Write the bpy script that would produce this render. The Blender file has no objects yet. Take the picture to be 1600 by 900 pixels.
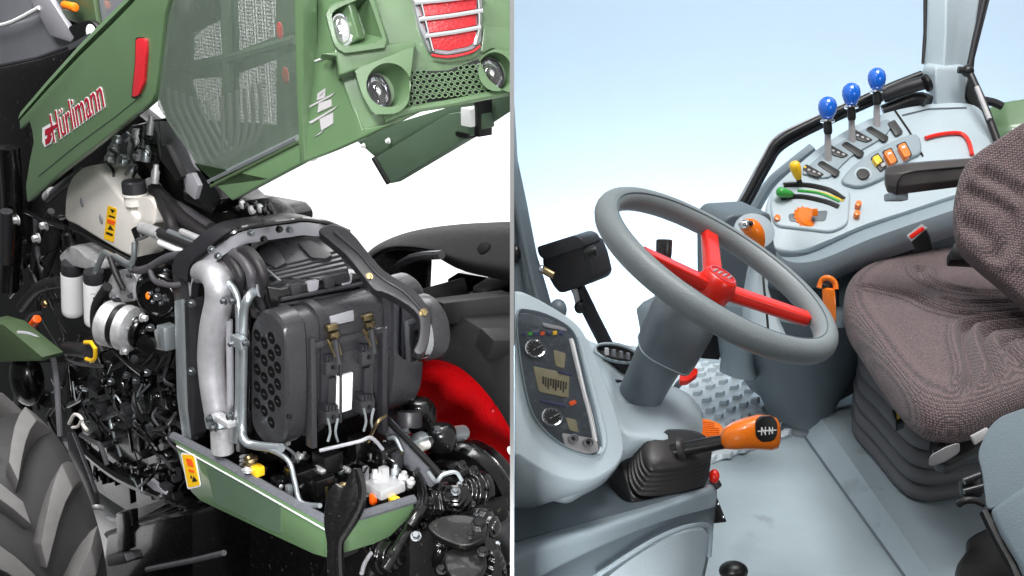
import bpy, bmesh, math, random
import numpy as np
from mathutils import Vector as V, Matrix
from math import sin, cos, tan, pi, radians, sqrt
random.seed(7)
SC = bpy.context.scene
# ------------------------------------------------------------------ camera
PITCH = radians(18); FPX = 1900.0
CAM = V((0, 0, 3.3))
RT = V((1, 0, 0)); FW = V((0, cos(PITCH), -sin(PITCH))); UP = V((0, sin(PITCH), cos(PITCH)))
cd = bpy.data.cameras.new('camera'); co = bpy.data.objects.new('camera', cd); SC.collection.objects.link(co)
cd.sensor_width = 36; cd.lens = 36 * FPX / 1600; cd.clip_start = .05; cd.clip_end = 100
co.location = CAM; co.rotation_euler = (pi / 2 - PITCH, 0, 0)
SC.camera = co
# ------------------------------------------------------------------ world, lamps, exposure
wd = bpy.data.worlds.new('World'); SC.world = wd; wd.use_nodes = True
wd.node_tree.nodes['Background'].inputs[0].default_value = (.93, .97, 1, 1)
wd.node_tree.nodes['Background'].inputs[1].default_value = .10
def area(name, loc, aim, size, energy, col=(1, 1, 1), sy=None):
    l = bpy.data.lights.new(name, 'AREA'); l.energy = energy; l.color = col; l.size = size
    if sy: l.shape = 'RECTANGLE'; l.size_y = sy
    o = bpy.data.objects.new(name, l); SC.collection.objects.link(o); o.location = loc
    o.rotation_euler = (V(aim) - V(loc)).to_track_quat('-Z', 'Y').to_euler(); return o
area('softbox_tractor_key', (-2.4, 2.6, 6.2), (-1.3, 4.5, 1.4), 1.6, 250, (1, .98, .96))
area('softbox_tractor_front', (-.7, .3, 5.4), (-.9, 4.6, 1.4), .8, 36).data.spread = radians(80)
area('softbox_backdrop_white', (-1.7, 6.3, 5.4), (-1.7, 9, 1.2), 3.4, 420)
area('softbox_cab_top', (.9, 2.1, 5.6), (.95, 2.8, 2.2), 1.5, 110, (1, .99, .97))
area('softbox_cab_side', (2.4, -.2, 3.5), (1.0, 2.6, 2.3), 1.0, 14)
area('softbox_tractor_low', (-.32, .35, 2.5), (-.35, 5.0, 1.0), .5, 17).data.spread = radians(48)
area('softbox_backdrop_blue_low', (1.9, 5.2, .95), (1.9, 6, 1.25), 3.8, 62, sy=.3)
area('softbox_backdrop_blue_top', (2.4, 4.0, 4.6), (2.4, 6, 2.6), 3.0, 38)
SC.view_settings.view_transform = 'Standard'; SC.view_settings.look = 'None'
SC.view_settings.exposure = 0; SC.view_settings.gamma = 1; SC.view_settings.use_curve_mapping = False
SC.render.engine = 'CYCLES'
SC.cycles.max_bounces = 8; SC.cycles.transparent_max_bounces = 12
# ------------------------------------------------------------------ pixel helpers (a pixel gives a direction, planes give the distance)
def ray(px, py): return FW + RT * ((px - 800) / FPX) - UP * ((py - 450) / FPX)
def W(px, py, d): return CAM + ray(px, py) * d
def Wl(pts): return [W(*p) for p in pts]
def hit(px, py, p0, n):
    r = ray(px, py); return CAM + r * ((p0 - CAM).dot(n) / r.dot(n))
def trace(pl, pts): return [hit(p[0], p[1], pl[0], pl[1]) for p in pts]
A_T = radians(43)
F = V((sin(A_T), -cos(A_T), 0)); S = V((cos(A_T), sin(A_T), 0)); Z = V((0, 0, 1))
C0 = W(512, 868, 4.2); O = V((C0.x, C0.y, 0))
def L(f, s, z): return O + F * f + S * s + Z * z
def PS(s): return (O + S * s, S)
def PF(f): return (O + F * f, F)
def PZ(z): return (Z * z, Z)
def tS(s, pts): return trace(PS(s), pts)
def tF(f, pts): return trace(PF(f), pts)
def tZ(z, pts): return trace(PZ(z), pts)
def pS(pts): return [hit(p[0], p[1], *PS(p[2])) for p in pts]
def plane3(a, b, c):
    n = (b - a).cross(c - a).normalized()
    if n.dot(CAM - a) < 0: n = -n
    return (a, n)
def off(pl, h): return (pl[0] + pl[1] * h, pl[1])
def cr(pts, k=6, closed=False):
    n = len(pts); out = []
    if n < 3: return list(pts)
    for i in range(n if closed else n - 1):
        if closed: p = [pts[(i + j) % n] for j in (-1, 0, 1, 2)]
        else: p = [pts[max(0, min(n - 1, i + j))] for j in (-1, 0, 1, 2)]
        for q in range(k):
            t = q / k
            out.append(tuple(.5 * (2 * p[1][m] + (p[2][m] - p[0][m]) * t + (2 * p[0][m] - 5 * p[1][m] + 4 * p[2][m] - p[3][m]) * t * t
                      + (3 * p[1][m] - p[0][m] - 3 * p[2][m] + p[3][m]) * t ** 3) for m in range(len(p[0]))))
    if not closed: out.append(tuple(pts[-1]))
    return out
def rd(pts, r, k=4):
    out = []; n = len(pts)
    for i in range(n):
        a = V(pts[i - 1][:2]); b = V(pts[i][:2]); c = V(pts[(i + 1) % n][:2])
        rr = min(r, (a - b).length * .45, (c - b).length * .45)
        u = b + (a - b).normalized() * rr; w = b + (c - b).normalized() * rr
        for j in range(k + 1):
            t = j / k; q = u * (1 - t) ** 2 + b * 2 * t * (1 - t) + w * t * t; out.append((q.x, q.y))
    return out
# ------------------------------------------------------------------ shapes -> (verts, faces)
def join(*sh):
    v = []; f = []
    for a, b in sh:
        o = len(v); v += a; f += [tuple(i + o for i in q) for q in b]
    return v, f
def prism(pts, vec):
    n = len(pts); v = [V(p) for p in pts] + [V(p) + vec for p in pts]
    f = [tuple(range(n)), tuple(range(2 * n - 1, n - 1, -1))] + [(i, (i + 1) % n, n + (i + 1) % n, n + i) for i in range(n)]
    return v, f
def slab(pl, px, th):            # outline on a plane, thickness away from the viewer side
    return prism(trace(pl, px), -pl[1] * th)
def tube(path, r, n=10, sm=5, cap=True, flat=None):
    p = [V(q) for q in (cr([tuple(q) for q in path], sm) if sm and len(path) > 2 else path)]
    m = len(p); rs = r if isinstance(r, (list, tuple)) else [r]
    v = []; f = []; up = None
    for i, q in enumerate(p):
        t = (p[min(i + 1, m - 1)] - p[max(i - 1, 0)]).normalized()
        if up is None:
            up = t.orthogonal().normalized() if flat is None else (flat - t * flat.dot(t)).normalized()
        up = (up - t * up.dot(t)).normalized(); b = t.cross(up)
        x = i / (m - 1) * (len(rs) - 1); k = min(int(x), len(rs) - 2) if len(rs) > 1 else 0
        rr = rs[0] if len(rs) == 1 else rs[k] + (rs[k + 1] - rs[k]) * (x - k)
        for j in range(n):
            a = 2 * pi * j / n; v.append(q + up * (rr * cos(a)) + b * (rr * sin(a)))
    for i in range(m - 1):
        for j in range(n):
            f.append((i * n + j, i * n + (j + 1) % n, (i + 1) * n + (j + 1) % n, (i + 1) * n + j))
    if cap: f.append(tuple(range(n - 1, -1, -1))); f.append(tuple(range((m - 1) * n, m * n)))
    return v, f
def basis(ax):
    ax = V(ax).normalized(); u = ax.orthogonal().normalized(); return ax, u, ax.cross(u)
def lathe(o, ax, prof, n=32, cap=True, u=None):
    ax = V(ax).normalized(); u = ax.orthogonal().normalized() if u is None else (u - ax * u.dot(ax)).normalized(); w = ax.cross(u)
    v = []; f = []
    for h, r in prof:
        for j in range(n):
            a = 2 * pi * j / n; v.append(o + ax * h + u * (r * cos(a)) + w * (r * sin(a)))
    for i in range(len(prof) - 1):
        for j in range(n): f.append((i * n + j, i * n + (j + 1) % n, (i + 1) * n + (j + 1) % n, (i + 1) * n + j))
    if cap: f.append(tuple(range(n - 1, -1, -1))); f.append(tuple(range((len(prof) - 1) * n, len(prof) * n)))
    return v, f
def box(c, ax, ay, az):
    v = [c + ax * i + ay * j + az * k for i in (-1, 1) for j in (-1, 1) for k in (-1, 1)]
    return v, [(0, 1, 3, 2), (4, 6, 7, 5), (0, 4, 5, 1), (2, 3, 7, 6), (0, 2, 6, 4), (1, 5, 7, 3)]
def ball(c, ax, ay, az, n=20, m=12):
    v = []; f = []
    for i in range(m + 1):
        t = pi * i / m
        for j in range(n):
            a = 2 * pi * j / n; v.append(c + ax * (sin(t) * cos(a)) + ay * (sin(t) * sin(a)) + az * cos(t))
    for i in range(m):
        for j in range(n): f.append((i * n + j, i * n + (j + 1) % n, (i + 1) * n + (j + 1) % n, (i + 1) * n + j))
    return v, f
def stack(outline, levels, cap=True):   # levels: (scale, offset vector)
    c = sum(outline, V((0, 0, 0))) / len(outline); n = len(outline); v = []; f = []
    for sc, o in levels: v += [c + (p - c) * sc + o for p in outline]
    for i in range(len(levels) - 1):
        for j in range(n): f.append((i * n + j, i * n + (j + 1) % n, (i + 1) * n + (j + 1) % n, (i + 1) * n + j))
    if cap: f.append(tuple(range(n - 1, -1, -1))); f.append(tuple(range((len(levels) - 1) * n, len(levels) * n)))
    return v, f
def loft(rings, cap=True):
    n = len(rings[0]); v = [V(p) for r in rings for p in r]; f = []
    for i in range(len(rings) - 1):
        for j in range(n): f.append((i * n + j, i * n + (j + 1) % n, (i + 1) * n + (j + 1) % n, (i + 1) * n + j))
    if cap: f.append(tuple(range(n - 1, -1, -1))); f.append(tuple(range((len(rings) - 1) * n, len(rings) * n)))
    return v, f
def surf(rows, vec, k=5):        # smooth patch through (px,py,d) control points, closed by a back shifted by vec
    g = [cr(r, k) for r in rows]; cols = [cr([g[i][j] for i in range(len(g))], k) for j in range(len(g[0]))]
    nu = len(cols); nv = len(cols[0])
    v = [W(*cols[i][j]) for i in range(nu) for j in range(nv)]; f = []
    for i in range(nu - 1):
        for j in range(nv - 1): f.append((i * nv + j, (i + 1) * nv + j, (i + 1) * nv + j + 1, i * nv + j + 1))
    m = len(v); v += [p + vec for p in v]; f += [tuple(m + q for q in reversed(t)) for t in f]
    for i in range(nu - 1):
        for j in (0, nv - 1): f.append((i * nv + j, (i + 1) * nv + j, m + (i + 1) * nv + j, m + i * nv + j))
    for j in range(nv - 1):
        for i in (0, nu - 1): f.append((i * nv + j, i * nv + j + 1, m + i * nv + j + 1, m + i * nv + j))
    return v, f
def polyray(poly, c, n=32):      # resample a pixel outline by angle round a centre
    out = []
    for i in range(n):
        q = 2 * pi * i / n; dx, dy = cos(q), sin(q); best = None
        for j in range(len(poly)):
            (x1, y1), (x2, y2) = poly[j - 1][:2], poly[j][:2]; ex, ey = x2 - x1, y2 - y1; den = dx * ey - dy * ex
            if abs(den) < 1e-9: continue
            t = ((x1 - c[0]) * ey - (y1 - c[1]) * ex) / den; s_ = ((x1 - c[0]) * dy - (y1 - c[1]) * dx) / den
            if t > 0 and -1e-6 <= s_ <= 1 + 1e-6 and (best is None or t > best): best = t
        out.append((c[0] + dx * (best or 1), c[1] + dy * (best or 1)))
    return out
def segd(p, a, b):
    ab = b - a; t = max(0, min(1, (p - a).dot(ab) / max(1e-12, ab.dot(ab)))); return (p - a - ab * t).length
def puff(outline, nrm, levels, grooves, m=160, gap=34):   # upholstered pad: smooth rings with pressed-in grooves [(points, width, depth)]
    c = sum(outline, V((0, 0, 0))) / len(outline)
    lens = [0]; n0 = len(outline)
    for i in range(n0): lens.append(lens[-1] + (outline[(i + 1) % n0] - outline[i]).length)
    out = []; k = 0
    for i in range(m):
        t = lens[-1] * i / m
        while lens[k + 1] < t: k += 1
        out.append(outline[k].lerp(outline[(k + 1) % n0], (t - lens[k]) / max(1e-9, lens[k + 1] - lens[k])))
    lv = cr(levels, gap); nr = len(lv)
    oc = np.array([tuple(p - c) for p in out]); sc = np.array([q[0] for q in lv]); hh = np.array([q[1] for q in lv])
    P_ = (np.array(tuple(c)) + sc[:, None, None] * oc[None]).reshape(-1, 3); dsp = np.zeros(len(P_))
    for pts, w, dep in grooves:
        e = np.full(len(P_), 9.0)
        for i in range(len(pts) - 1):
            A_ = np.array(tuple(pts[i])); D_ = np.array(tuple(pts[i + 1])) - A_; t = np.clip(((P_ - A_) @ D_) / max(1e-12, D_ @ D_), 0, 1)
            e = np.minimum(e, np.linalg.norm(P_ - A_ - t[:, None] * D_, axis=1))
        x = e / w; dsp -= dep * np.exp(-x * x) - dep * .5 * np.exp(-(x - 2.0) ** 2 * 1.3)
    dsp *= np.repeat(np.clip((.93 - sc) / .12, 0, 1) * (np.arange(nr) > nr * .25), m)
    P_ += np.array(tuple(nrm))[None] * (np.repeat(hh, m) + dsp)[:, None]
    rings = [[V(q) for q in P_[i * m:(i + 1) * m]] for i in range(nr)]
    return loft(rings)
# ------------------------------------------------------------------ objects
WL = {}; SIDE = 'L'
def link(o, par, loc):
    SC.collection.objects.link(o); WL[o.name] = V(loc)
    if par is not None:
        o.parent = par; o.location = V(loc) - WL[par.name]
    else: o.location = loc
def mk(name, sh, mat, par=None, bevel=0, seg=2, ang=38, clip=True, lab=None):
    bm = bmesh.new(); vs = [bm.verts.new(p) for p in sh[0]]
    for q in sh[1]:
        try: bm.faces.new([vs[i] for i in q])
        except ValueError: pass
    bmesh.ops.remove_doubles(bm, verts=bm.verts, dist=1e-6)
    bmesh.ops.recalc_face_normals(bm, faces=bm.faces)
    if bevel:
        ed = [e for e in bm.edges if len(e.link_faces) == 2 and e.calc_face_angle(0) > radians(28)]
        bmesh.ops.bevel(bm, geom=ed, offset=bevel, segments=seg, profile=.55, affect='EDGES', clamp_overlap=True)
    if clip:
        x = -.004 if SIDE == 'L' else .004; sg = 1 if SIDE == 'L' else -1
        if any(sg * (p.co.x - x) > 0 for p in bm.verts):
            r = bmesh.ops.bisect_plane(bm, geom=bm.verts[:] + bm.edges[:] + bm.faces[:], plane_co=(x, 0, 0), plane_no=(sg, 0, 0), clear_outer=True)
            try: bmesh.ops.holes_fill(bm, edges=[e for e in r['geom_cut'] if isinstance(e, bmesh.types.BMEdge)], sides=0)
            except Exception: pass
    if not bm.verts: bm.free(); return None
    lo = V([min(p.co[i] for p in bm.verts) for i in range(3)]); hi = V([max(p.co[i] for p in bm.verts) for i in range(3)])
    c = (lo + hi) / 2; c.z = lo.z
    for p in bm.verts: p.co -= c
    me = bpy.data.meshes.new(name); bm.to_mesh(me); bm.free()
    me.shade_smooth(); me.set_sharp_from_angle(angle=radians(ang)); me.materials.append(mat)
    o = bpy.data.objects.new(name, me); link(o, par, c)
    if lab: o['label'] = lab
    return o
def dup(o, delta, par=None):
    c = bpy.data.objects.new(o.name.split('.')[0], o.data); link(c, par if par else o.parent, WL[o.name] + delta)
    if 'label' in o: c['label'] = o['label']
    return c
def tag(o, label, cat=None, group=None, kind=None):
    if label: o['label'] = label
    if cat: o['category'] = cat
    if group: o['group'] = group
    if kind: o['kind'] = kind
    return o
def thing(name, loc, label, cat, group=None):
    o = bpy.data.objects.new(name, None); o.empty_display_size = .1; link(o, None, loc); return tag(o, label, cat, group)
# ------------------------------------------------------------------ materials
def lin(c): return tuple(((x / 255) / 12.92 if x / 255 <= .04045 else ((x / 255 + .055) / 1.055) ** 2.4) for x in c) + (1,)
def mat(name, rgb, rough=.5, metal=0, coat=0, var=.12, scale=9, bump=0, bscale=300, rvar=.1, spec=.5, trans=0, emit=0, alpha=1, speck=None):
    m = bpy.data.materials.new(name); m.use_nodes = True; t = m.node_tree; b = t.nodes['Principled BSDF']; k = t.links.new
    c = lin(rgb); b.inputs['Metallic'].default_value = metal; b.inputs['Coat Weight'].default_value = coat; b.inputs['Coat Roughness'].default_value = .06
    b.inputs['Specular IOR Level'].default_value = spec; b.inputs['Transmission Weight'].default_value = trans; b.inputs['Alpha'].default_value = alpha
    tc = t.nodes.new('ShaderNodeTexCoord'); nz = t.nodes.new('ShaderNodeTexNoise'); nz.inputs['Scale'].default_value = scale; nz.inputs['Detail'].default_value = 6
    nz.inputs['Roughness'].default_value = .65; k(tc.outputs['Object'], nz.inputs['Vector'])
    mx = t.nodes.new('ShaderNodeMix'); mx.data_type = 'RGBA'
    mx.inputs[6].default_value = tuple(x * (1 - var) for x in c[:3]) + (1,); mx.inputs[7].default_value = tuple(min(1, x * (1 + var)) for x in c[:3]) + (1,)
    mr = t.nodes.new('ShaderNodeMapRange'); mr.inputs['From Min'].default_value = .3; mr.inputs['From Max'].default_value = .7
    k(nz.outputs[0], mr.inputs['Value']); k(mr.outputs[0], mx.inputs[0])
    outc = mx.outputs[2]
    if speck:                                   # dust or oil spots with their own shape
        n2 = t.nodes.new('ShaderNodeTexNoise'); n2.inputs['Scale'].default_value = speck[1]; n2.inputs['Detail'].default_value = 8; k(tc.outputs['Object'], n2.inputs['Vector'])
        m2 = t.nodes.new('ShaderNodeMapRange'); m2.inputs['From Min'].default_value = speck[2]; m2.inputs['From Max'].default_value = speck[2] + .07; k(n2.outputs[0], m2.inputs['Value'])
        m3 = t.nodes.new('ShaderNodeMix'); m3.data_type = 'RGBA'; k(m2.outputs[0], m3.inputs[0]); k(outc, m3.inputs[6]); m3.inputs[7].default_value = lin(speck[0]); outc = m3.outputs[2]
    k(outc, b.inputs['Base Color'])
    r2 = t.nodes.new('ShaderNodeMapRange'); r2.inputs['To Min'].default_value = max(.02, rough - rvar); r2.inputs['To Max'].default_value = min(1, rough + rvar)
    n3 = t.nodes.new('ShaderNodeTexNoise'); n3.inputs['Scale'].default_value = scale * 4; n3.inputs['Detail'].default_value = 4; k(tc.outputs['Object'], n3.inputs['Vector']); k(n3.outputs[0], r2.inputs['Value']); k(r2.outputs[0], b.inputs['Roughness'])
    if bump:
        n4 = t.nodes.new('ShaderNodeTexNoise'); n4.inputs['Scale'].default_value = bscale; n4.inputs['Detail'].default_value = 3; k(tc.outputs['Object'], n4.inputs['Vector'])
        bp = t.nodes.new('ShaderNodeBump'); bp.inputs['Strength'].default_value = bump; bp.inputs['Distance'].default_value = .002; k(n4.outputs[0], bp.inputs['Height']); k(bp.outputs[0], b.inputs['Normal'])
    return m
M = {}
M['green'] = mat('green_paint', (94, 122, 87), .32, coat=.5, var=.06, scale=3, bump=.10, bscale=14, speck=((112, 140, 104), 130, .70))
M['green_in'] = mat('green_inner', (78, 98, 80), .45, var=.1, scale=5)
M['green_dk'] = mat('green_dark', (66, 84, 56), .5, var=.1)
M['foam'] = mat('grey_foam', (92, 94, 100), .9, var=.2, scale=60, bump=.4)
M['blk'] = mat('black_gloss_paint', (9, 9, 10), .24, coat=.5, var=.3, scale=20, bump=.25, bscale=70, speck=((60, 56, 50), 60, .68))
M['blkp'] = mat('black_plastic', (38, 37, 41), .42, var=.15, scale=14, bump=.12, bscale=250)
M['blkg'] = mat('grey_black_plastic', (47, 47, 50), .3, var=.08, scale=14, bump=.02, bscale=250)
M['fend'] = mat('fender_plastic', (12, 12, 13), .62, var=.1, spec=.12, bump=.1)
M['lug'] = mat('lug_rubber_lit', (104, 102, 102), .6, var=.14, scale=12, bump=.25, bscale=80)  # tyre rubber made paler, the light on the lug tops put into colour
M['rub'] = mat('hose_rubber', (34, 32, 34), .5, var=.2, scale=20, bump=.1)
M['rubg'] = mat('grey_hose_rubber', (74, 72, 76), .45, var=.15, scale=20)
M['tyre'] = mat('tyre_rubber_shaded', (46, 45, 46), .6, var=.14, scale=7, bump=.2, bscale=60)  # near tyre carcass darkened, shade between the lugs put into colour
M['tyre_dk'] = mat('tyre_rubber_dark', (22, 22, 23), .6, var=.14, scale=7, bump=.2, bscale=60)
M['cast'] = mat('cast_black', (13, 12, 13), .42, spec=.35, coat=.12, var=.35, scale=26, bump=.6, bscale=55, speck=((86, 78, 66), 45, .66))
M['alu'] = mat('cast_aluminium', (208, 208, 210), .42, .55, var=.2, scale=25, bump=.35, bscale=70)
M['pipe'] = mat('cast_pipe_aluminium', (186, 186, 190), .42, .5, var=.12, scale=22, bump=.45, bscale=130)
M['steel'] = mat('zinc_steel', (190, 198, 202), .32, .8, var=.08, scale=12, rvar=.05)
M['boltm'] = mat('bolt_steel', (128, 132, 136), .34, .9, var=.2, scale=30)
M['chrome'] = mat('chrome', (225, 228, 232), .1, 1, var=.05)
M['brass'] = mat('brass_clip', (150, 134, 100), .35, 1, var=.2)
M['white'] = mat('white_paint', (236, 236, 238), .4, var=.03)
M['tank'] = mat('tank_plastic', (226, 222, 215), .5, var=.04, scale=5, bump=.08, bscale=60)
M['tank'].node_tree.nodes['Principled BSDF'].inputs['Subsurface Weight'].default_value = .25
M['tank'].node_tree.nodes['Principled BSDF'].inputs['Subsurface Radius'].default_value = (.03, .025, .02)
M['yel'] = mat('yellow_label', (250, 196, 20), .45, var=.05)
M['org'] = mat('orange_plastic', (240, 120, 16), .3, coat=.3, var=.05)
M['orgs'] = mat('orange_clip', (255, 96, 20), .4, var=.06)
M['redp'] = mat('red_wheel_paint', (228, 16, 24), .3, coat=.5, var=.06)
M['red'] = mat('red_reflector', (222, 40, 52), .25, coat=.6, var=.06)
M['redg'] = mat('red_grille_plastic', (196, 30, 40), .35, var=.3, scale=120, bump=1, bscale=110)
M['ltr'] = mat('red_letter', (172, 20, 48), .4, var=.05)
M['glass'] = mat('cab_glass', (120, 122, 128), .07, var=.05, coat=.5)
M['grey'] = mat('grey_plastic', (140, 140, 146), .4, var=.06)
M['lens'] = mat('lamp_lens', (236, 240, 244), .08, .85, var=.25, scale=60, bump=1, bscale=60)
# cab
M['plate'] = mat('tread_plate_rubber', (222, 231, 236), .28, var=.04, scale=5, bump=.1)
M['icf'] = mat('cluster_face', (74, 82, 90), .25, var=.2, scale=20)
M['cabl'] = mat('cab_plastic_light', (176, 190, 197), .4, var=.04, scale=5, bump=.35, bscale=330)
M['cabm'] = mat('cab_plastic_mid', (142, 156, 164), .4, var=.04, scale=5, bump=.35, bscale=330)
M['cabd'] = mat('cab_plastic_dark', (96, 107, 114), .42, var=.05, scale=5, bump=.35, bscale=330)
M['floor'] = mat('floor_mat', (164, 179, 186), .45, var=.10, scale=3, bump=.4, bscale=240, speck=((146, 158, 164), 9, .62))
M['rim'] = mat('steering_rim', (128, 136, 138), .45, var=.05, bump=.3, bscale=300)
M['redw'] = mat('red_spoke', (226, 36, 22), .33, coat=.2, var=.04)
M['blue'] = mat('blue_knob', (24, 104, 214), .14, coat=.8, var=.03)
M['yelk'] = mat('yellow_knob', (250, 200, 40), .3, coat=.2, var=.04)
M['grnk'] = mat('green_knob', (60, 165, 70), .3, coat=.2, var=.04)
M['sill'] = mat('sill_plastic_darkened', (120, 134, 142), .42, var=.04, scale=5, bump=.35, bscale=330)  # cab plastic darkened in its colour to offset strong light on the sill
M['bell'] = mat('bellows_rubber', (40, 38, 39), .45, var=.1, scale=16, bump=.1)
M['sbell'] = mat('seat_bellows_rubber', (96, 96, 99), .6, var=.08, scale=12, bump=.2, bscale=200)
M['arm'] = mat('armrest_vinyl', (62, 58, 58), .4, var=.08, scale=10, bump=.2, bscale=300)
M['lgrey'] = mat('light_grey_knob', (176, 174, 176), .4, var=.05)
M['beige'] = mat('display_beige', (150, 142, 112), .4, var=.1)
M['hole'] = mat('dark_recess_plastic', (5, 5, 5), .9, var=.1, spec=.1)
M['ink'] = mat('black_ink', (14, 14, 15), .4, var=.1)
M['navy'] = mat('display_blue', (54, 60, 110), .4, var=.1)
def fabric(name, ca, cb):
    m = mat(name, ca, .9, var=.12, scale=7); t = m.node_tree; k = t.links.new; b = t.nodes['Principled BSDF']
    tc = [n for n in t.nodes if n.type == 'TEX_COORD'][0]
    vo = t.nodes.new('ShaderNodeTexVoronoi'); vo.inputs['Scale'].default_value = 240; vo.inputs['Randomness'].default_value = .3; k(tc.outputs['Object'], vo.inputs['Vector'])
    r = t.nodes.new('ShaderNodeMapRange'); r.inputs['From Min'].default_value = .15; r.inputs['From Max'].default_value = .6; r.inputs['To Min'].default_value = 1; r.inputs['To Max'].default_value = 0; k(vo.outputs['Distance'], r.inputs['Value'])
    ln = b.inputs['Base Color'].links[0].from_socket
    mx = t.nodes.new('ShaderNodeMix'); mx.data_type = 'RGBA'; k(r.outputs[0], mx.inputs[0]); k(ln, mx.inputs[6]); mx.inputs[7].default_value = lin(cb); k(mx.outputs[2], b.inputs['Base Color'])
    bp = t.nodes.new('ShaderNodeBump'); bp.inputs['Strength'].default_value = .6; bp.inputs['Distance'].default_value = .002; k(r.outputs[0], bp.inputs['Height']); k(bp.outputs[0], b.inputs['Normal'])
    b.inputs['Sheen Weight'].default_value = .15
    return m
M['fab'] = fabric('seat_fabric', (66, 58, 60), (138, 114, 116))
def perforated(name, rgb, scale, thr, metal=.3):
    m = mat(name, rgb, .4, metal, var=.06); t = m.node_tree; k = t.links.new; b = t.nodes['Principled BSDF']
    tc = [n for n in t.nodes if n.type == 'TEX_COORD'][0]
    vo = t.nodes.new('ShaderNodeTexVoronoi'); vo.inputs['Scale'].default_value = scale; vo.inputs['Randomness'].default_value = .25; k(tc.outputs['Object'], vo.inputs['Vector'])
    g = t.nodes.new('ShaderNodeMath'); g.operation = 'GREATER_THAN'; g.inputs[1].default_value = thr; k(vo.outputs['Distance'], g.inputs[0]); k(g.outputs[0], b.inputs['Alpha'])
    return m
M['mesh'] = perforated('perforated_sheet', (120, 134, 122), 300, .49)
M['gl'] = mat('clear_cover', (255, 255, 255), .03, trans=1, var=0, rvar=.0)
M['gl'].node_tree.nodes['Principled BSDF'].inputs['IOR'].default_value = 1.4
M['wallw'] = mat('white_backdrop_paper', (238, 238, 240), .9, var=.01, scale=2, rvar=0)
M['wallb'] = mat('blue_backdrop_paper', (199, 222, 241), .95, var=.01, scale=2, rvar=0, spec=.1)
M['dark'] = mat('dark_floor', (34, 34, 36), .8, var=.2, scale=3)
M['board'] = mat('white_board', (244, 244, 244), .8, var=.01, rvar=0)

# ================================================================== SETTING
X = V((1, 0, 0)); Y = V((0, 1, 0))
o = mk('studio_floor', box(V((-4.002, 2.2, -.056)), X * 4, Y * 3.0, Z * .05), M['dark'], clip=False); tag(o, 'dark studio floor in front of the tractor', kind='structure')
o = mk('paper_sweep', box(V((-1.702, 7.15, -.05)), X * 1.7, Y * 1.95, Z * .05), M['wallw'], clip=False); tag(o, 'white paper floor behind the tractor', kind='structure')
prof = [(9.1, 0), (9.1, 5.2), (9.2, 5.2), (9.2, -.1), (9.1, -.1)]
o = mk('studio_backdrop', join(box(V((-1.702, 9.14, 2.6)), X * 1.7, Y * .04, Z * 2.7)), M['wallw'], clip=False); tag(o, 'white paper backdrop behind the tractor', kind='structure')
o = mk('blue_backdrop', box(V((4.002, 6.05, 2.3)), X * 4, Y * .04, Z * 2.7), M['wallb'], clip=False); tag(o, 'pale blue paper backdrop behind the cab', kind='structure')
o = mk('partition_wall', box(V((0, 5.15, 2.4)), X * .0021, Y * 3.95, Z * 2.6), M['board'], clip=False); tag(o, 'thin white partition board between the two sets', kind='structure')

# ================================================================== LEFT SET: TRACTOR
SIDE = 'L'
T = thing('tractor', L(-.9, .5, 0), 'green tractor with its hood raised over the open engine bay', 'tractor')
def bolt(par, p, n, r=.012, h=.012, m='steel', name='bolt'):
    return mk(name, join(lathe(p - n * .002, n, [(0, r * 1.4), (h * .3, r * 1.4)], 12), lathe(p + n * h * .3, n, [(0, r), (h, r), (h * 1.15, r * .8)], 6)), M['boltm' if m == 'steel' else m], par)
def hose(par, pts, r, m='rub', name='hose', sm=5, n=10): return mk(name, tube(pS(pts), r, n, sm), M[m], par)
def plate(par, s, px, th, m, name, bevel=.004, lab=None): return mk(name, slab((PS(s)[0], -S), px, th), M[m], par, bevel, lab=lab)

# ---------------- hood
t_h = radians(23.5)
HF = F * cos(t_h) + Z * sin(t_h); HZ = Z * cos(t_h) - F * sin(t_h)
SP = (PS(0)[0], -S)
side_px = [(30, 188), (75, 138), (125, 86), (172, 40), (205, 6), (222, -14), (268, -14), (258, 20), (252, 70), (246, 120), (243, 145), (236, 160), (222, 172), (205, 184), (150, 228), (95, 270), (42, 316), (40, 290), (46, 250), (52, 222), (50, 205), (46, 190), (31, 203)]
hood = mk('hood', slab(SP, side_px, .03), M['green'], T, .006, 3, lab='raised green hood with perforated side and lamp nose')
# rolled upper shoulder of the hood running to its top
up_px = [(28, 186), (73, 134), (122, 80), (168, 34), (200, 2), (214, -14)]
r0 = tS(0, up_px); rings = []
for p in r0:
    rings.append([p + S * a + HZ * b for a, b in ((.0, .0), (.02, .03), (.06, .055), (.30, .09), (.60, .09), (.60, .07), (.3, .07), (.07, .035), (.035, .01), (.03, -.004))])
mk('top_panel', loft(rings), M['green'], hood, ang=50)
mk('crease_line', tube(tS(-.001, [(60, 275), (120, 226), (180, 182), (222, 148)]), .0022, 6, 0), M['green_in'], hood)
red_px = rd([(212, 60), (227, 60), (228, 80), (224, 130), (215, 150), (206, 152), (207, 138), (211, 100)], 5)
mk('marker_recess', slab(off(SP, .002), [(p[0] * 1.06 - 13.2, p[1] * 1.04 - 4.2) for p in red_px], .01), M['ink'], hood)
mk('side_marker', slab(off(SP, .012), red_px, .012), M['red'], hood, .004, 3, lab='tall red side marker')
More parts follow.
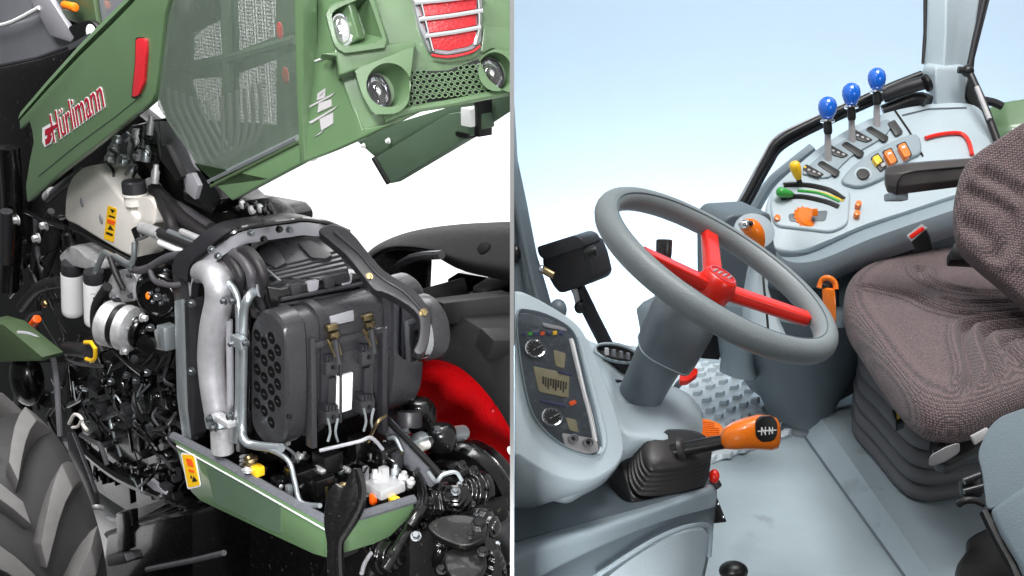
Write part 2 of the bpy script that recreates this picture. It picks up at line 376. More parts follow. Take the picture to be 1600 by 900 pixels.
# perforated side with surround
mesh_px = [(258, -14), (466, -14), (467, 222), (330, 290), (316, 268), (262, 190), (246, 165), (250, 110), (256, 50)]
mk('perforated_panel', prism(tS(.012, mesh_px), S * .002), M['mesh'], hood, lab='perforated metal side screen')
def strip(px, w, m, name, s=0, h=.012): return mk(name, tube(tS(s, px), w, 8, 0), M[m], hood)
strip([(467, 222), (400, 256), (330, 291)], .006, 'green_dk', 'screen_edge')
strip([(466, 216), (398, 249), (328, 283)], .012, 'steel', 'screen_trim', .01)
mk('lower_rail', slab(SP, [(317, 270), (332, 289), (468, 223), (473, 254), (420, 282), (362, 313)], .03), M['green'], hood, .005, 3)
mk('corner_rail', slab(SP, rd([(460, -14), (473, -14), (474, 120), (472, 180), (476, 252), (469, 256), (466, 200), (462, 100)], 2), .05), M['green'], hood, .005)
# far lining of the hood seen through the screen
lin_px = [(70, 160), (215, -14), (480, -14), (480, 200), (335, 262), (258, 190), (240, 130), (130, 190)]
for q in ([(236, -14), (300, -14), (296, 130), (330, 250), (262, 190), (246, 150)], [(290, -14), (365, -14), (362, 20), (300, 52)], [(300, 104), (352, 88), (352, 120), (300, 124)], [(346, -14), (366, -14), (370, 260), (346, 262)], [(366, 82), (470, 40), (470, 78), (366, 116)], [(430, -14), (480, -14), (480, 220), (432, 224)], [(318, 188), (440, 196), (480, 200), (480, 230), (335, 290)]):
    mk('lining_bar', prism(tS(.5, q), S * .02), M['green_in'], hood, .004)
mk('far_screen', prism(tS(.62, [(250, -14), (480, -14), (480, 230), (335, 270), (262, 190)]), S * .002), M['mesh'], hood)
for q in ([(300, 72), (345, 52), (345, 92), (305, 104)], [(365, 26), (400, 6), (430, 0), (424, 56), (366, 82)], [(367, 118), (420, 98), (432, 150), (430, 196), (372, 204)], [(300, 124), (344, 124), (344, 180), (318, 190)]):
    pass
for i in range(6):
    x = 262 + i * 12
    mk('lining_rib', tube(tS(.12 + .01 * i, [(x, 138 + 4 * i), (x + 4, 170), (x + 26, 215), (x + 46, 262 - 5 * i), (x + 74, 258 - 7 * i), (x + 86, 220 - 6 * i), (x + 84, 150 - 4 * i)]), .007, 8, 5), M['grey'], hood)
mk('lining_frame', tube(tS(.35, [(352, -10), (356, 120), (358, 250)]), .02, 8, 0), M['green_in'], hood)
mk('lining_frame', tube(tS(.35, [(270, 108), (356, 92), (462, 62)]), .02, 8, 0), M['green_in'], hood)
for q in ((437, 48), (446, 118)):
    mk('inner_reflector', ball(hit(q[0], q[1], *PS(.2)), F * .02, S * .006, Z * .03, 12, 8), M['red'], hood)
# nose: side facet and front facet
Acol = hit(470, 252, *PS(0))
Bp = hit(566, 214, *PS(.07)); Cp = hit(800, 137, *PS(.5))
PA = plane3(Acol, Bp, Acol + HZ); PB = plane3(Bp, Cp, Bp + HZ)
mk('nose_side', slab(PA, [(474, -14), (540, -14), (560, 60), (525, 84), (566, 202), (612, 193), (560, 218), (520, 236), (474, 254)], .03), M['green'], hood, .005, 3)
# stripes emblem on the nose side
for q in ([(497, 152), (507, 140), (503, 150)], [(496, 146), (508, 138), (507, 152), (495, 157)], [(482, 166), (524, 144), (516, 151), (484, 168)], [(498, 161), (517, 155), (518, 166), (496, 176)], [(482, 191), (528, 165), (520, 172), (486, 193)], [(499, 186), (520, 176), (520, 193), (502, 204)], [(490, 214), (506, 203), (500, 209)]):
    mk('emblem_stripe', slab(off(PA, .003), q, .003), M['lgrey'], hood)
# front facet with recesses
def tB(px, h=0): return trace(off(PB, h), px)
mk('nose_front', slab(PB, [(520, 88), (545, -14), (815, -14), (815, 132), (700, 160), (660, 172), (612, 196), (566, 212)], .03), M['green'], hood, .005, 3)
def wallring(px_out, h_out, px_in, h_in, name, m='green'):
    a = tB(px_out, h_out); b = tB(px_in, h_in); n = len(a); v = a + b + [p - PB[1] * .01 for p in b] + [p - PB[1] * .01 for p in a]
    f = []
    for i in range(n):
        j = (i + 1) % n
        f += [(i, j, n + j, n + i), (n + i, n + j, 2 * n + j, 2 * n + i), (2 * n + i, 2 * n + j, 3 * n + j, 3 * n + i), (3 * n + i, 3 * n + j, j, i)]
    return mk(name, (v, f), M[m], hood, ang=45)
def ellp(c, a, b, rot, n=28): return [(c[0] + a * cos(q) * cos(rot) - b * sin(q) * sin(rot), c[1] + a * cos(q) * sin(rot) + b * sin(q) * cos(rot)) for q in [2 * pi * i / n for i in range(n)]]
def lamp(c, a, b, rot, h, name='headlight'):
    e = trace(off(PB, h), ellp(c, a, b, rot)); n = PB[1]
    mk(name, stack(e, [(1.14, n * -.03), (1.14, n * .004), (1.02, n * .006), (1.0, n * 0), (.99, n * -.02)]), M['blkp'], hood)
    mk('reflector', stack(e, [(.98, n * -.028), (.98, n * -.008), (.7, n * -.02), (.3, n * -.026)]), M['chrome'], hood)
    mk('bulb', stack(e, [(.34, n * -.024), (.32, n * 0.004), (.2, n * .008)]), M['lens'], hood)
    mk('lens', stack(e, [(.99, n * -.002), (.95, n * .004), (.7, n * .009), (.3, n * .012)]), M['gl'], hood)
# lower lamp pod (boxy, proud of the nose)
pod = rd([(553, 108), (622, 82), (648, 68), (640, 130), (640, 160), (622, 178), (584, 180), (566, 150)], 8, 3)
def tunnel(outline, mouth, bottom, h, hb, name='lamp_pod'):
    c = (sum(q[0] for q in mouth) / len(mouth), sum(q[1] for q in mouth) / len(mouth))
    o_ = polyray(outline, c, 32); m_ = polyray(mouth, c, 32); b0 = (sum(q[0] for q in bottom) / len(bottom), sum(q[1] for q in bottom) / len(bottom)); b_ = polyray(bottom, b0, 32)
    ctr = lambda P_, k: [(c[0] + (q[0] - c[0]) * k, c[1] + (q[1] - c[1]) * k) for q in P_]
    rings = [tB(ctr(o_, 1.06), -.02), tB(ctr(o_, 1.02), h - .014), tB(ctr(o_, .985), h), tB(ctr(m_, 1.03), h + .001), tB(m_, h - .006), tB(b_, hb)]
    mk(name, loft(rings), M['green'], hood, ang=40)
tunnel(pod, ellp((607, 133), 34, 34, .2), ellp((594, 142), 21, 29, -.3), .075, .006)
lamp((591, 143), 16, 25, -.35, .05)
pod2 = rd([(748, 92), (772, 76), (800, 80), (815, 100), (815, 150), (786, 142), (762, 124)], 8, 3)
tunnel(pod2, ellp((774, 112), 26, 30, -.2), ellp((769, 115), 20, 26, -.4), .06, .006)
lamp((768, 115), 16, 23, -.4, .04)
tunnel(rd([(508, 20), (518, 8), (580, -14), (606, 66), (606, 74), (536, 84), (522, 70)], 6), rd([(518, 22), (526, 14), (574, -6), (598, 64), (538, 74), (526, 62)], 6), rd([(516, 26), (526, 18), (556, 8), (572, 56), (540, 70), (524, 58)], 6), .07, .006)
e = trace(off(PB, .05), ellp((534, 47), 14, 23, -.22))
mk('headlight', stack(e, [(1, PB[1] * -.02), (1, PB[1] * 0), (.9, PB[1] * .006), (.6, PB[1] * .012), (.2, PB[1] * .014)]), M['lens'], hood)
mk('lamp_frame', tube([*trace(off(PB, .046), ellp((534, 47), 16, 25, -.22) + [ellp((534, 47), 16, 25, -.22)[0]])], .004, 6, 0), M['chrome'], hood)
# brow under the upper lamp
mk('brow', slab(off(PB, .05), [(500, 84), (604, 68), (648, 64), (652, 72), (625, 92), (560, 108), (530, 118), (526, 88)], .07), M['green'], hood, .008, 3)
mk('trim_line', tube(trace(off(PB, .035), [(576, -10), (590, 30), (602, 66)]), .0035, 6, 0), M['chrome'], hood)
mk('panel_gap', tube(trace(off(PA, .002), [(473, -10), (475, 60), (479, 100), (526, 84)]), .0035, 6, 0), M['white'], hood)
# red grille with chrome bars
gr_px = rd([(642, -14), (656, 44), (672, 82), (700, 86), (738, 78), (752, 66), (754, -14)], 6)
mk('grille_frame', slab(off(PB, .03), gr_px, .05), M['grey'], hood, .008, 3)
gin = rd([(650, -14), (662, 40), (677, 76), (700, 79), (734, 72), (744, 62), (744, -14)], 4)
mk('grille_insert', slab(off(PB, .034), gin, .01), M['redg'], hood, .003, lab='red textured grille insert')
for a, b in (((655, 30), (754, 16)), ((664, 56), (751, 42)), ((648, 4), (754, -8))):
    mk('grille_bar', tube(trace(off(PB, .04), [a, ((a[0] + b[0]) / 2, (a[1] + b[1]) / 2 + 1), b]), .0085, 8, 3), M['chrome'], hood)
for a in ((676, 80), (742, 70)): mk('grille_bar', tube(trace(off(PB, .038), [(a[0] - (22 if a[0] < 700 else -4), -12), (a[0] - (10 if a[0] < 700 else -6), 40), a]), .006, 8, 4), M['chrome'], hood)
mk('grille_lip', tube(trace(off(PB, .036), [(674, 86), (700, 89), (735, 82), (750, 72)]), .004, 8, 4), M['red'], hood)
# honeycomb
hz_c = []
hv = []; hf_ = []
for r in range(7):
    for c in range(14):
        x = 643 + c * 9.6 + (r % 2) * 4.8; y0 = 118 + (r) * 8.0; y = y0 - (x - 640) * .10 - 4
        lim_t = 112 - max(0, (x - 640)) * .02 - (14 * max(0, (x - 700) / 60) if x > 700 else 0)
        if y < lim_t or y > 164 - (x - 640) * .17 or x > 770 - (r - 0) * 0 or (x > 745 and y < 100): continue
        a = [(x + 5.2 * cos(q), y + 4.7 * sin(q)) for q in [pi / 6 + i * pi / 3 for i in range(6)]]
        b = [(x + 3.3 * cos(q), y + 2.9 * sin(q)) for q in [pi / 6 + i * pi / 3 for i in range(6)]]
        pa = tB(a, .022); pb = tB(b, .022); pc = tB(b, .004); k = len(hv); hv += pa + pb + pc
        for i in range(6):
            j = (i + 1) % 6; hf_ += [(k + i, k + j, k + 6 + j, k + 6 + i), (k + 6 + i, k + 6 + j, k + 12 + j, k + 12 + i)]
mk('honeycomb_back', slab(off(PB, .006), [(636, 112), (700, 110), (748, 92), (772, 146), (700, 158), (640, 166)], .006), M['ink'], hood)
mk('honeycomb_grille', (hv, hf_), M['green'], hood)
mk('nose_lip', tube(trace(off(PB, .03), [(600, 186), (640, 172), (700, 162), (760, 150), (815, 140)]), .012, 8, 4), M['green'], hood)
mk('nose_shoulder', slab(off(PB, .012), rd([(756, 40), (800, 44), (815, 50), (815, 90), (770, 74), (752, 84)], 6), .03), M['green'], hood, .008)
mk('nose_flank', slab(off(PB, -.02), [(752, -14), (770, -14), (780, 40), (754, 44)], .02), M['green_dk'], hood, .004)
# far lower skirt of the hood seen from inside
mk('far_skirt', prism(tS(.62, [(552, 216), (575, 205), (725, 160), (797, 128), (800, 170), (755, 200), (700, 200), (586, 246)]), S * .02), M['green_in'], hood, .004)
mk('far_rail', prism(tS(.56, [(586, 246), (700, 178), (750, 170), (756, 200), (610, 287), (605, 284)]), S * .05), M['green_in'], hood, .004)
mk('far_rail_edge', tube(tS(.555, [(584, 247), (607, 286)]), .01, 8, 0), M['ink'], hood)
for q in ((607, 220), (568, 228)): bolt(hood, hit(q[0], q[1], *PS(.61)), -S, .008, .008, 'white')
mk('latch_block', box(hit(738, 182, *PS(.56)), F * .025, S * .03, Z * .03), M['white'], hood, .004)
mk('latch_catch', box(hit(755, 184, *PS(.58)), F * .012, S * .03, Z * .06), M['ink'], hood, .004)
mk('wire_plug', tube(pS([(702, 185, .57), (715, 184, .57), (722, 178, .57)]), .008, 8), M['navy'], hood)
mk('latch_catch', box(hit(728, 210, *PS(.57)), F * .03, S * .02, Z * .008), M['ink'], hood)
# lettering on the hood side: heavy blackletter-like word with a pale outline, small shield in front
def word(txt, p0, ux, uy, h, m, par, ext, offn, bold=0, shear=.0, name='lettering', sx=1.0):
    c = bpy.data.curves.new(name, 'FONT'); c.body = txt; c.size = 1; c.extrude = 0; c.offset = bold; c.shear = shear; c.resolution_u = 3
    tmp = bpy.data.objects.new('tmp_text', c); SC.collection.objects.link(tmp)
    dg = bpy.context.evaluated_depsgraph_get(); me = tmp.evaluated_get(dg).to_mesh()
    nn = offn
    v = [p0 + ux * (q.co.x * h * sx) + uy * (q.co.y * h) + nn * 0 for q in me.vertices]; f = [tuple(q.vertices) for q in me.polygons]
    k = len(v); v2 = v + [p + nn * ext for p in v]; f2 = f + [tuple(k + i for i in q) for q in f]
    cnt = {}
    for q in f:
        for i in range(len(q)): e_ = (q[i], q[(i + 1) % len(q)]); cnt[tuple(sorted(e_))] = cnt.get(tuple(sorted(e_)), 0) + 1
    f2 += [(a, b, k + b, k + a) for (a, b), n_ in cnt.items() if n_ == 1]
    tmp.evaluated_get(dg).to_mesh_clear(); bpy.data.objects.remove(tmp); bpy.data.curves.remove(c)
    return mk(name, (v2, f2), M[m], par, ang=30)
w0 = hit(84, 224, *PS(-.001)); w1 = hit(176, 158, *PS(-.001)); ux = (w1 - w0).normalized(); uy = (-S).cross(ux).normalized()
if uy.z < 0: uy = -uy
ln = (w1 - w0).length
for i, (bld, mm, e_) in enumerate(((.022, 'white', .002), (-.003, 'ltr', .004))):
    word('Hürlimann', w0, ux, uy, .165, mm, hood, e_, -S, bld, .32, 'lettering' if i else 'lettering_outline', ln / (.165 * 4.75))
for q, mm, h in (([(66, 200), (84, 190), (86, 206), (80, 224), (70, 230), (66, 222)], 'white', .003), ([(70, 203), (82, 196), (82, 206), (70, 212)], 'ltr', .005), ([(70, 218), (81, 211), (78, 222), (71, 227)], 'ltr', .005), ([(74, 209), (79, 206), (78, 220), (73, 222)], 'ltr', .006)):
    mk('shield_mark', slab(off(SP, h), q, .003), M[mm], hood)

# ---------------- cab front behind the hood (windscreen, pillar, wiper tray)
cabp = mk('windscreen', prism(tS(.55, [(-30, -20), (230, -20), (200, 30), (120, 112), (60, 108), (-30, 120)]), S * .012), M['glass'], T, lab='grey tinted cab windscreen')
mk('screen_pillar', prism(tS(.5, [(36, -20), (66, -20), (116, 58), (110, 66), (78, 56)]), S * .03), M['grey'], cabp, .006)
mk('screen_pillar_edge', tube(tS(.5, [(-10, 42), (20, 34), (62, 12)]), .012, 8, 3), M['white'], cabp)
mk('dash_top', prism(tS(.52, [(84, -20), (142, -20), (150, 30), (155, 48), (100, 30)]), S * .03), M['green_dk'], cabp, .01)
mk('dash_pad', prism(tS(.49, rd([(104, 42), (140, 30), (156, 46), (150, 64), (118, 62)], 8)), S * .03), M['ink'], cabp, .006)
mk('beacon_lamp', tube(tS(.47, [(100, 8), (118, 12)]), .022, 14, 0), M['org'], cabp, .01)
mk('wiper_arm', tube(pS([(0, 104, .42), (60, 92, .42), (118, 70, .4)]), .014, 8, 0), M['blkp'], cabp)
mk('washer_nozzle', ball(hit(142, 50, *PS(.35)), F * .03, S * .02, Z * .035, 10, 8), M['white'], cabp)
mk('tie_rod', tube(pS([(110, 74, .3), (145, 54, .3)]), .012, 8, 0), M['chrome'], cabp)
mk('scuttle', prism(tS(.3, [(-30, 112), (60, 92), (112, 74), (96, 112), (60, 160), (40, 184), (48, 240), (36, 330), (30, 420), (-30, 430)]), S * .25), M['cast'], T, .02)
mk('grab_post', tube(pS([(14, 230, .1), (20, 330, .1), (14, 450, .1)]), .05, 12), M['blk'], T)
mk('post_sleeve', tube(pS([(10, 330, .04), (9, 410, .04)]), .03, 12, 0), M['blkg'], T)

# ---------------- engine body
eng_px = [(48, 300), (110, 280), (175, 240), (205, 196), (240, 186), (262, 250), (330, 318), (392, 330), (405, 345), (400, 420), (395, 560), (390, 690), (300, 780), (240, 815), (215, 812), (150, 770), (110, 680), (70, 560), (40, 420)]
eng = mk('engine_block', prism(tS(.34, eng_px), S * .26), M['cast'], T, .02)
mk('chassis', prism(tS(.8, [(-60, 90), (120, 100), (230, 190), (262, 250), (320, 330), (360, 360), (380, 700), (310, 790), (236, 826), (215, 800), (150, 760), (120, 735), (60, 715), (-60, 700)]), S * .1), M['cast'], T, .02)
mk('radiator', prism(tF(-.72, [(392, 372), (440, 350), (540, 366), (632, 470), (640, 690), (600, 720), (392, 720)]), -F * .12), M['blk'], T, .01)
for i in range(22): mk('radiator_fin', box(hit(560 + i * 3.6, 560, *PF(-.71)), S * .002, F * .004, Z * .26), M['blkp'], T)
mk('rear_axle_housing', prism(tS(.3, [(150, 836), (230, 810), (330, 770), (520, 860), (640, 840), (640, 960), (150, 960)]), S * .5), M['cast'], T, .03)
mk('sump', prism(tS(.2, [(140, 560), (270, 540), (285, 700), (300, 770), (216, 812), (150, 768), (130, 690)]), S * .18), M['blk'], eng, .02)
# stepped castings and ribs on the block side
for q in ([(150, 600), (200, 590), (205, 640), (160, 660)], [(205, 590), (262, 580), (266, 640), (212, 650)], [(160, 668), (215, 656), (220, 720), (170, 728)], [(225, 660), (275, 652), (282, 720), (232, 730)], [(120, 640), (150, 628), (160, 700), (132, 690)], [(150, 735), (200, 738), (205, 790), (165, 770)], [(210, 742), (260, 738), (262, 780), (214, 796)]):
    mk('casting_pad', prism(tS(.175 + random.uniform(-.01, .02), rd(q, 6)), S * .05), M['blk'], eng, .01, 3)
for i in range(14):
    x = 150 + i * 10; y = 742 + (i % 2) * 3 + i * .9
    mk('casting_rib', tube(tS(.17, [(x, y - 16), (x + 2, y + 10)]), .009, 6, 0), M['blk'], eng)
mk('side_tank', prism(tS(.3, rd([(20, 570), (104, 566), (118, 690), (138, 756), (110, 748), (50, 720), (20, 660)], 8)), S * .2), M['blk'], eng, .02, 3)
mk('frame_rail', tube(pS([(120, 690, .14), (190, 745, .14), (300, 790, .14)]), .03, 8), M['blk'], eng)
mk('sump_strap', prism(tS(.12, rd([(226, 748), (234, 748), (268, 780), (266, 788), (228, 756)], 3)), S * .02), M['grey'], eng, .002)
# top clutter under the hood: bright fittings
mk('bracket_plate', prism(tS(.3, [(150, 250), (205, 196), (240, 190), (250, 250), (232, 300), (215, 270), (180, 240)]), S * .04), M['blk'], eng, .006)
for (x, y, w, h, m) in ((208, 226, 13, 26, 'alu'), (176, 232, 10, 10, 'alu'), (190, 250, 11, 9, 'steel'), (232, 196, 6, 16, 'alu'), (226, 240, 8, 14, 'steel'), (240, 272, 7, 16, 'alu'), (222, 206, 6, 10, 'blkp'), (182, 218, 9, 7, 'steel'), (205, 262, 7, 8, 'steel'), (170, 246, 9, 8, 'alu')):
    p = hit(x, y, *PS(.2)); k = 1 / 400
    mk('injector_fitting', join(lathe(p - Z * h * k, Z + S * .2, [(0, w * k), (h * k * 1.3, w * k), (h * k * 1.5, w * k * .7), (h * k * 2, w * k * .65)], 14)), M[m], eng, .003)
for i in range(12):
    a = (random.uniform(160, 235), random.uniform(205, 290), .18); b = (a[0] + random.uniform(-18, 18), a[1] + random.uniform(10, 34), .17)
    hose(eng, [a, ((a[0] + b[0]) / 2 + 6, (a[1] + b[1]) / 2, .15), b], .007, random.choice(['steel', 'blk', 'rubg']), 'pipe', 4, 8)
mk('prop_bracket', prism(tS(.08, [(252, 228), (258, 226), (284, 276), (276, 282), (250, 250)]), S * .03), M['ink'], eng, .003)
mk('heat_shield', prism(tS(.22, [(248, 190), (262, 190), (318, 262), (280, 280), (252, 228)]), S * .01), M['grey'], eng, .003)
mk('lift_bracket', prism(tS(.1, [(286, 274), (300, 270), (310, 290), (304, 312), (290, 300)]), S * .02), M['grey'], eng, .003)
mk('shield_block', prism(tS(.2, [(285, 280), (318, 268), (345, 312), (330, 335), (285, 312)]), S * .1), M['blk'], eng, .01)
for i in range(16):
    x = 318 + i * 7; y = 318 + (i % 3) * 4 + i * .6
    mk('valve_cover_bolt', lathe(hit(x, y, *PS(.3)), -S * .4 + Z, [(0, .014), (.014, .014), (.03, .008)], 8), M[random.choice(['blk', 'steel', 'alu', 'blk'])], eng)
mk('rocker_cover', prism(tS(.36, [(320, 322), (400, 312), (425, 330), (440, 352), (330, 348)]), S * .10), M['cast'], eng, .02)

# ---------------- coolant tank
tk_out = [(100, 312), (104, 290), (112, 274), (126, 262), (142, 258), (160, 272), (176, 292), (196, 318), (214, 338), (212, 372), (209, 405), (190, 396), (150, 372), (118, 352), (99, 344)]
f0 = tS(.12, rd(tk_out, 6, 3))
nrm = S
lv = [(.90, S * .0), (.96, S * .003), (.99, S * .012), (1, S * .028), (1, S * .13), (.98, S * .145), (.92, S * .15)]
tank = mk('coolant_tank', stack(f0, [(a, b) for a, b in lv]), M['tank'], T, ang=50, lab='off-white plastic coolant tank with yellow sticker')
mk('tank_shoulder', prism(tS(.14, rd([(190, 316), (200, 308), (232, 308), (243, 322), (243, 350), (214, 366), (205, 345)], 6)), S * .08), M['tank'], tank, .015, 3)
pn = hit(211, 309, *PS(.15))
mk('tank_neck', lathe(pn - Z * .03, Z, [(0, .045), (.04, .045), (.04, .052), (.05, .052)], 20), M['tank'], tank)
mk('tank_cap', lathe(pn + Z * .022, Z, [(0, .05), (.045, .05), (.052, .044)], 20), M['blkg'], tank)
for q in ((128, 316), (158, 342)): mk('tank_dimple', ball(hit(q[0], q[1], *PS(.118)), F * .016, S * .006, Z * .022, 12, 8), M['grey'], tank)
st = [(168, 321), (182, 326), (177, 379), (162, 373)]
TP = (PS(.117)[0], -S)
mk('warning_sticker', slab(TP, rd(st, 2), .003), M['yel'], tank, lab='yellow warning sticker')
for q, m in (([(172, 326), (179, 329), (175, 333)], 'ink'), ([(168, 342), (180, 346), (178, 352), (167, 348)], 'orgs'), ([(172, 352), (177, 360), (168, 358)], 'ink'), ([(166, 362), (176, 366), (175, 369), (165, 365)], 'ink'), ([(170, 336), (179, 339), (179, 341), (169, 338)], 'ink')):
    mk('sticker_print', slab(off(TP, .002), q, .002), M[m], tank)
mk('tank_strap', tube(pS([(97, 350, .115), (150, 378, .115), (208, 409, .115), (213, 380, .115), (213, 360, .12)]), .007, 8, 0), M['blk'], tank)
hose(T, [(75, 310, .16), (96, 292, .16), (128, 268, .18)], .022, 'rubg'); mk('hose_clamp', tube(pS([(74, 308, .16), (82, 300, .16)]), .026, 12, 0), M['alu'], T)

# ---------------- hoses running from the tank to the front
hose(T, [(238, 292, .24), (258, 312, .2), (290, 344, .17), (322, 368, .16), (350, 384, .16)], .03)
hose(T, [(246, 304, .2), (264, 338, .14), (274, 362, .12), (300, 374, .12), (330, 392, .14)], .026)
hose(T, [(252, 310, .24), (290, 330, .2), (330, 356, .2)], .024, 'rubg')
mk('hose_clamp', tube(pS([(234, 288, .24), (243, 296, .235)]), .032, 12, 0), M['alu'], T)
for a, b, r, m in (((222, 356), (252, 366), .024, 'alu'), ((250, 364), (312, 388), .022, 'rub'), ((252, 378), (290, 394), .018, 'white'), ((284, 362), (322, 378), .014, 'alu'), ((264, 362), (318, 384), .012, 'steel'), ((216, 356), (222, 372), .03, 'blk')):
    mk('coolant_pipe', tube(pS([a + (.09,), b + (.09,)]), r, 12, 0), M[m], T)
hose(T, [(205, 420, .07), (225, 422, .06), (262, 402, .06), (296, 396, .07)], .016, 'rubg')
hose(T, [(235, 424, .05), (244, 440, .04), (272, 446, .05), (290, 440, .08)], .012, 'rubg')
hose(T, [(147, 432, .06), (160, 400, .06), (168, 396, .06), (208, 420, .06)], .013, 'steel', 'fuel_pipe', 3)
hose(T, [(180, 400, .05), (206, 412, .05), (210, 378, .06)], .012, 'steel', 'fuel_pipe', 3)
hose(T, [(172, 402, .04), (182, 430, .03), (193, 452, .04)], .013, 'rub')

# ---------------- oil filters
def ofilter(x0, x1, y0, y1, yb, s, prints):
    pt = hit((x0 + x1) / 2, y0, *PS(s)); pb = hit((x0 + x1) / 2 + 2, yb, *PS(s)); ax = (pb - pt).normalized(); ln = (pb - pt).length
    d = (pt - CAM).dot(FW); r = (x1 - x0) / 2 * d / FPX
    a = mk('oil_filter', lathe(pt + ax * (ln * (y1 - y0) / (yb - y0)), ax, [(0, r), (ln * .62, r), (ln * .7, r * .97), (ln * .73, r * .85), (ln * .74, r * .5)], 28), M['white'], T, lab='white spin-on filter canister')
    mk('filter_collar', lathe(pt, ax, [(0, r * .92), (.01, r * .96), (ln * .2, r * .98), (ln * .22, r * .9)], 24), M['blkg'], a)
    for i, (u, v0, v1) in enumerate(prints):
        q0 = pt + ax * ln * v0; ang0 = u
        dirc = (CAM - q0); dirc = (dirc - ax * dirc.dot(ax)).normalized(); sd = ax.cross(dirc)
        P_ = [q0 + (dirc * cos(b) + sd * sin(b)) * (r * 1.012) for b in (ang0 - .22, ang0, ang0 + .22)]; Q_ = [p + ax * ln * (v1 - v0) for p in P_]
        v = P_ + Q_; mk('filter_print', (v + [p - dirc * .004 for p in v], [(0, 1, 4, 3), (1, 2, 5, 4), (6, 9, 10, 7), (7, 10, 11, 8)]), M['ink' if i < 2 else 'grey'], a)
    return a
ofilter(95, 130, 410, 426, 498, .1, [(.9, .95, .96)])
ofilter(130, 163, 424, 440, 514, .06, [(-.1, .36, .46), (-.75, .36, .46), (.1, .3, .31)])
mk('filter_head', prism(tS(.09, rd([(92, 400), (108, 384), (120, 388), (134, 402), (150, 408), (152, 424), (132, 420), (96, 412)], 4)), S * .12), M['alu'], T, .01, 3)
mk('filter_head_cap', lathe(hit(109, 382, *PS(.1)), Z, [(0, .03), (.05, .03), (.06, .02)], 14), M['blk'], T)
# ---------------- timing cover, pulley, alternator
cover = mk('timing_cover', prism(tS(.1, rd([(168, 440), (176, 424), (205, 420), (214, 440), (212, 470), (190, 474), (170, 468)], 5)), S * .15), M['alu'], T, .012, 3, lab='bright cast timing cover')
for q in ((172, 448), (186, 428), (204, 430), (206, 462), (180, 466), (194, 450)): bolt(cover, hit(q[0], q[1], *PS(.1)), -S, .01, .012, 'steel')
for q in ([(176, 440), (196, 432), (186, 456)], [(192, 448), (206, 442), (204, 458)]): mk('cover_rib', prism(tS(.088, q), S * .03), M['alu'], cover, .006)
pc = hit(243, 466, *PS(.06)); pax = (-S * .75 + F * .66).normalized()
pul = mk('crank_pulley', lathe(pc - pax * .07, pax, [(0, .078), (.02, .086), (.03, .075), (.04, .086), (.055, .086), (.062, .08), (.064, .074), (.052, .07), (.05, .03)], 40), M['blk'], T, lab='black belt pulley with orange mark')
for i in range(5):
    a = i * 2 * pi / 5; _, u, w = basis(pax); bolt(pul, pc - pax * .018 + u * .03 * cos(a) + w * .03 * sin(a), pax, .007, .008, 'steel')
mk('paint_mark', ball(hit(231, 462, pc - pax * .008, pax), RT * .010, UP * .016, FW * .004, 12, 8), M['org'], pul)
bolt(pul, pc - pax * .018, pax, .012, .012, 'steel')
mk('belt_guard', lathe(pc - pax * .12, pax, [(0, .11), (.05, .11), (.052, .09)], 36), M['blk'], T)
for i in range(7):
    a = 1.2 + i * .62; _, u, w = basis(pax); bolt(T, pc - pax * .068 + u * .1 * cos(a) + w * .1 * sin(a), pax, .007, .008, 'steel')
ac = hit(196, 512, *PS(.02)); aax = (F * .8 + S * .42 - Z * .12).normalized()
alt = mk('alternator', lathe(ac - aax * .11, aax, [(0, .05), (.01, .088), (.02, .098), (.07, .098), (.075, .096)], 32), M['alu'], T, lab='alternator with bright banded housing')
mk('alternator_band', lathe(ac - aax * .035, aax, [(0, .092), (.03, .092)], 32), M['ink'], alt)
mk('alternator_front', lathe(ac - aax * .005, aax, [(0, .098), (.04, .096), (.055, .075), (.06, .03)], 32), M['alu'], alt)
mk('alternator_fan', lathe(ac + aax * .06, aax, [(0, .07), (.015, .075), (.03, .07), (.032, .03)], 28), M['blk'], alt)
mk('alternator_pulley', lathe(ac + aax * .09, aax, [(0, .04), (.01, .05), (.02, .04), (.03, .05), (.04, .05), (.042, .02)], 24), M['blk'], alt)
_, u, w = basis(aax)
for i in range(10):
    a = i * 2 * pi / 10; mk('fan_slot', box(ac + aax * .058 + (u * cos(a) + w * sin(a)) * .05, (u * cos(a) + w * sin(a)) * .018, (w * cos(a) - u * sin(a)) * .005, aax * .006), M['steel'], alt)
for q in ((165, 530), (192, 548), (222, 496)): bolt(alt, hit(q[0], q[1], *PS(-.02)), aax, .014, .016, 'alu')
hose(T, [(168, 448, .03), (150, 480, .02), (150, 520, .02), (160, 548, .03)], .022, 'rub', 'belt_hose'); hose(T, [(184, 470, .02), (164, 486, .01), (156, 512, .01)], .016, 'rub', 'belt_hose')
mk('idler', lathe(hit(232, 536, *PS(.03)), pax, [(0, .032), (.01, .04), (.03, .04), (.035, .02)], 24), M['blk'], T)
mk('adjuster_bar', tube(pS([(178, 546, .0), (206, 572, .0), (222, 584, .0)]), .012, 8, 0), M['blk'], T)
for q in ((230, 582), (213, 594), (198, 586), (210, 560), (236, 512), (174, 596), (300, 580), (300, 474)): bolt(T, hit(q[0], q[1], *PS(.04)), pax, .012, .014, 'steel')
mk('regulator_box', box(hit(262, 526, *PS(.06)), F * .03, S * .03, Z * .05), M['steel'], T, .006)
mk('regulator_bracket', prism(tS(.05, [(240, 516), (254, 508), (254, 548), (244, 546)]), S * .02), M['alu'], T, .003)
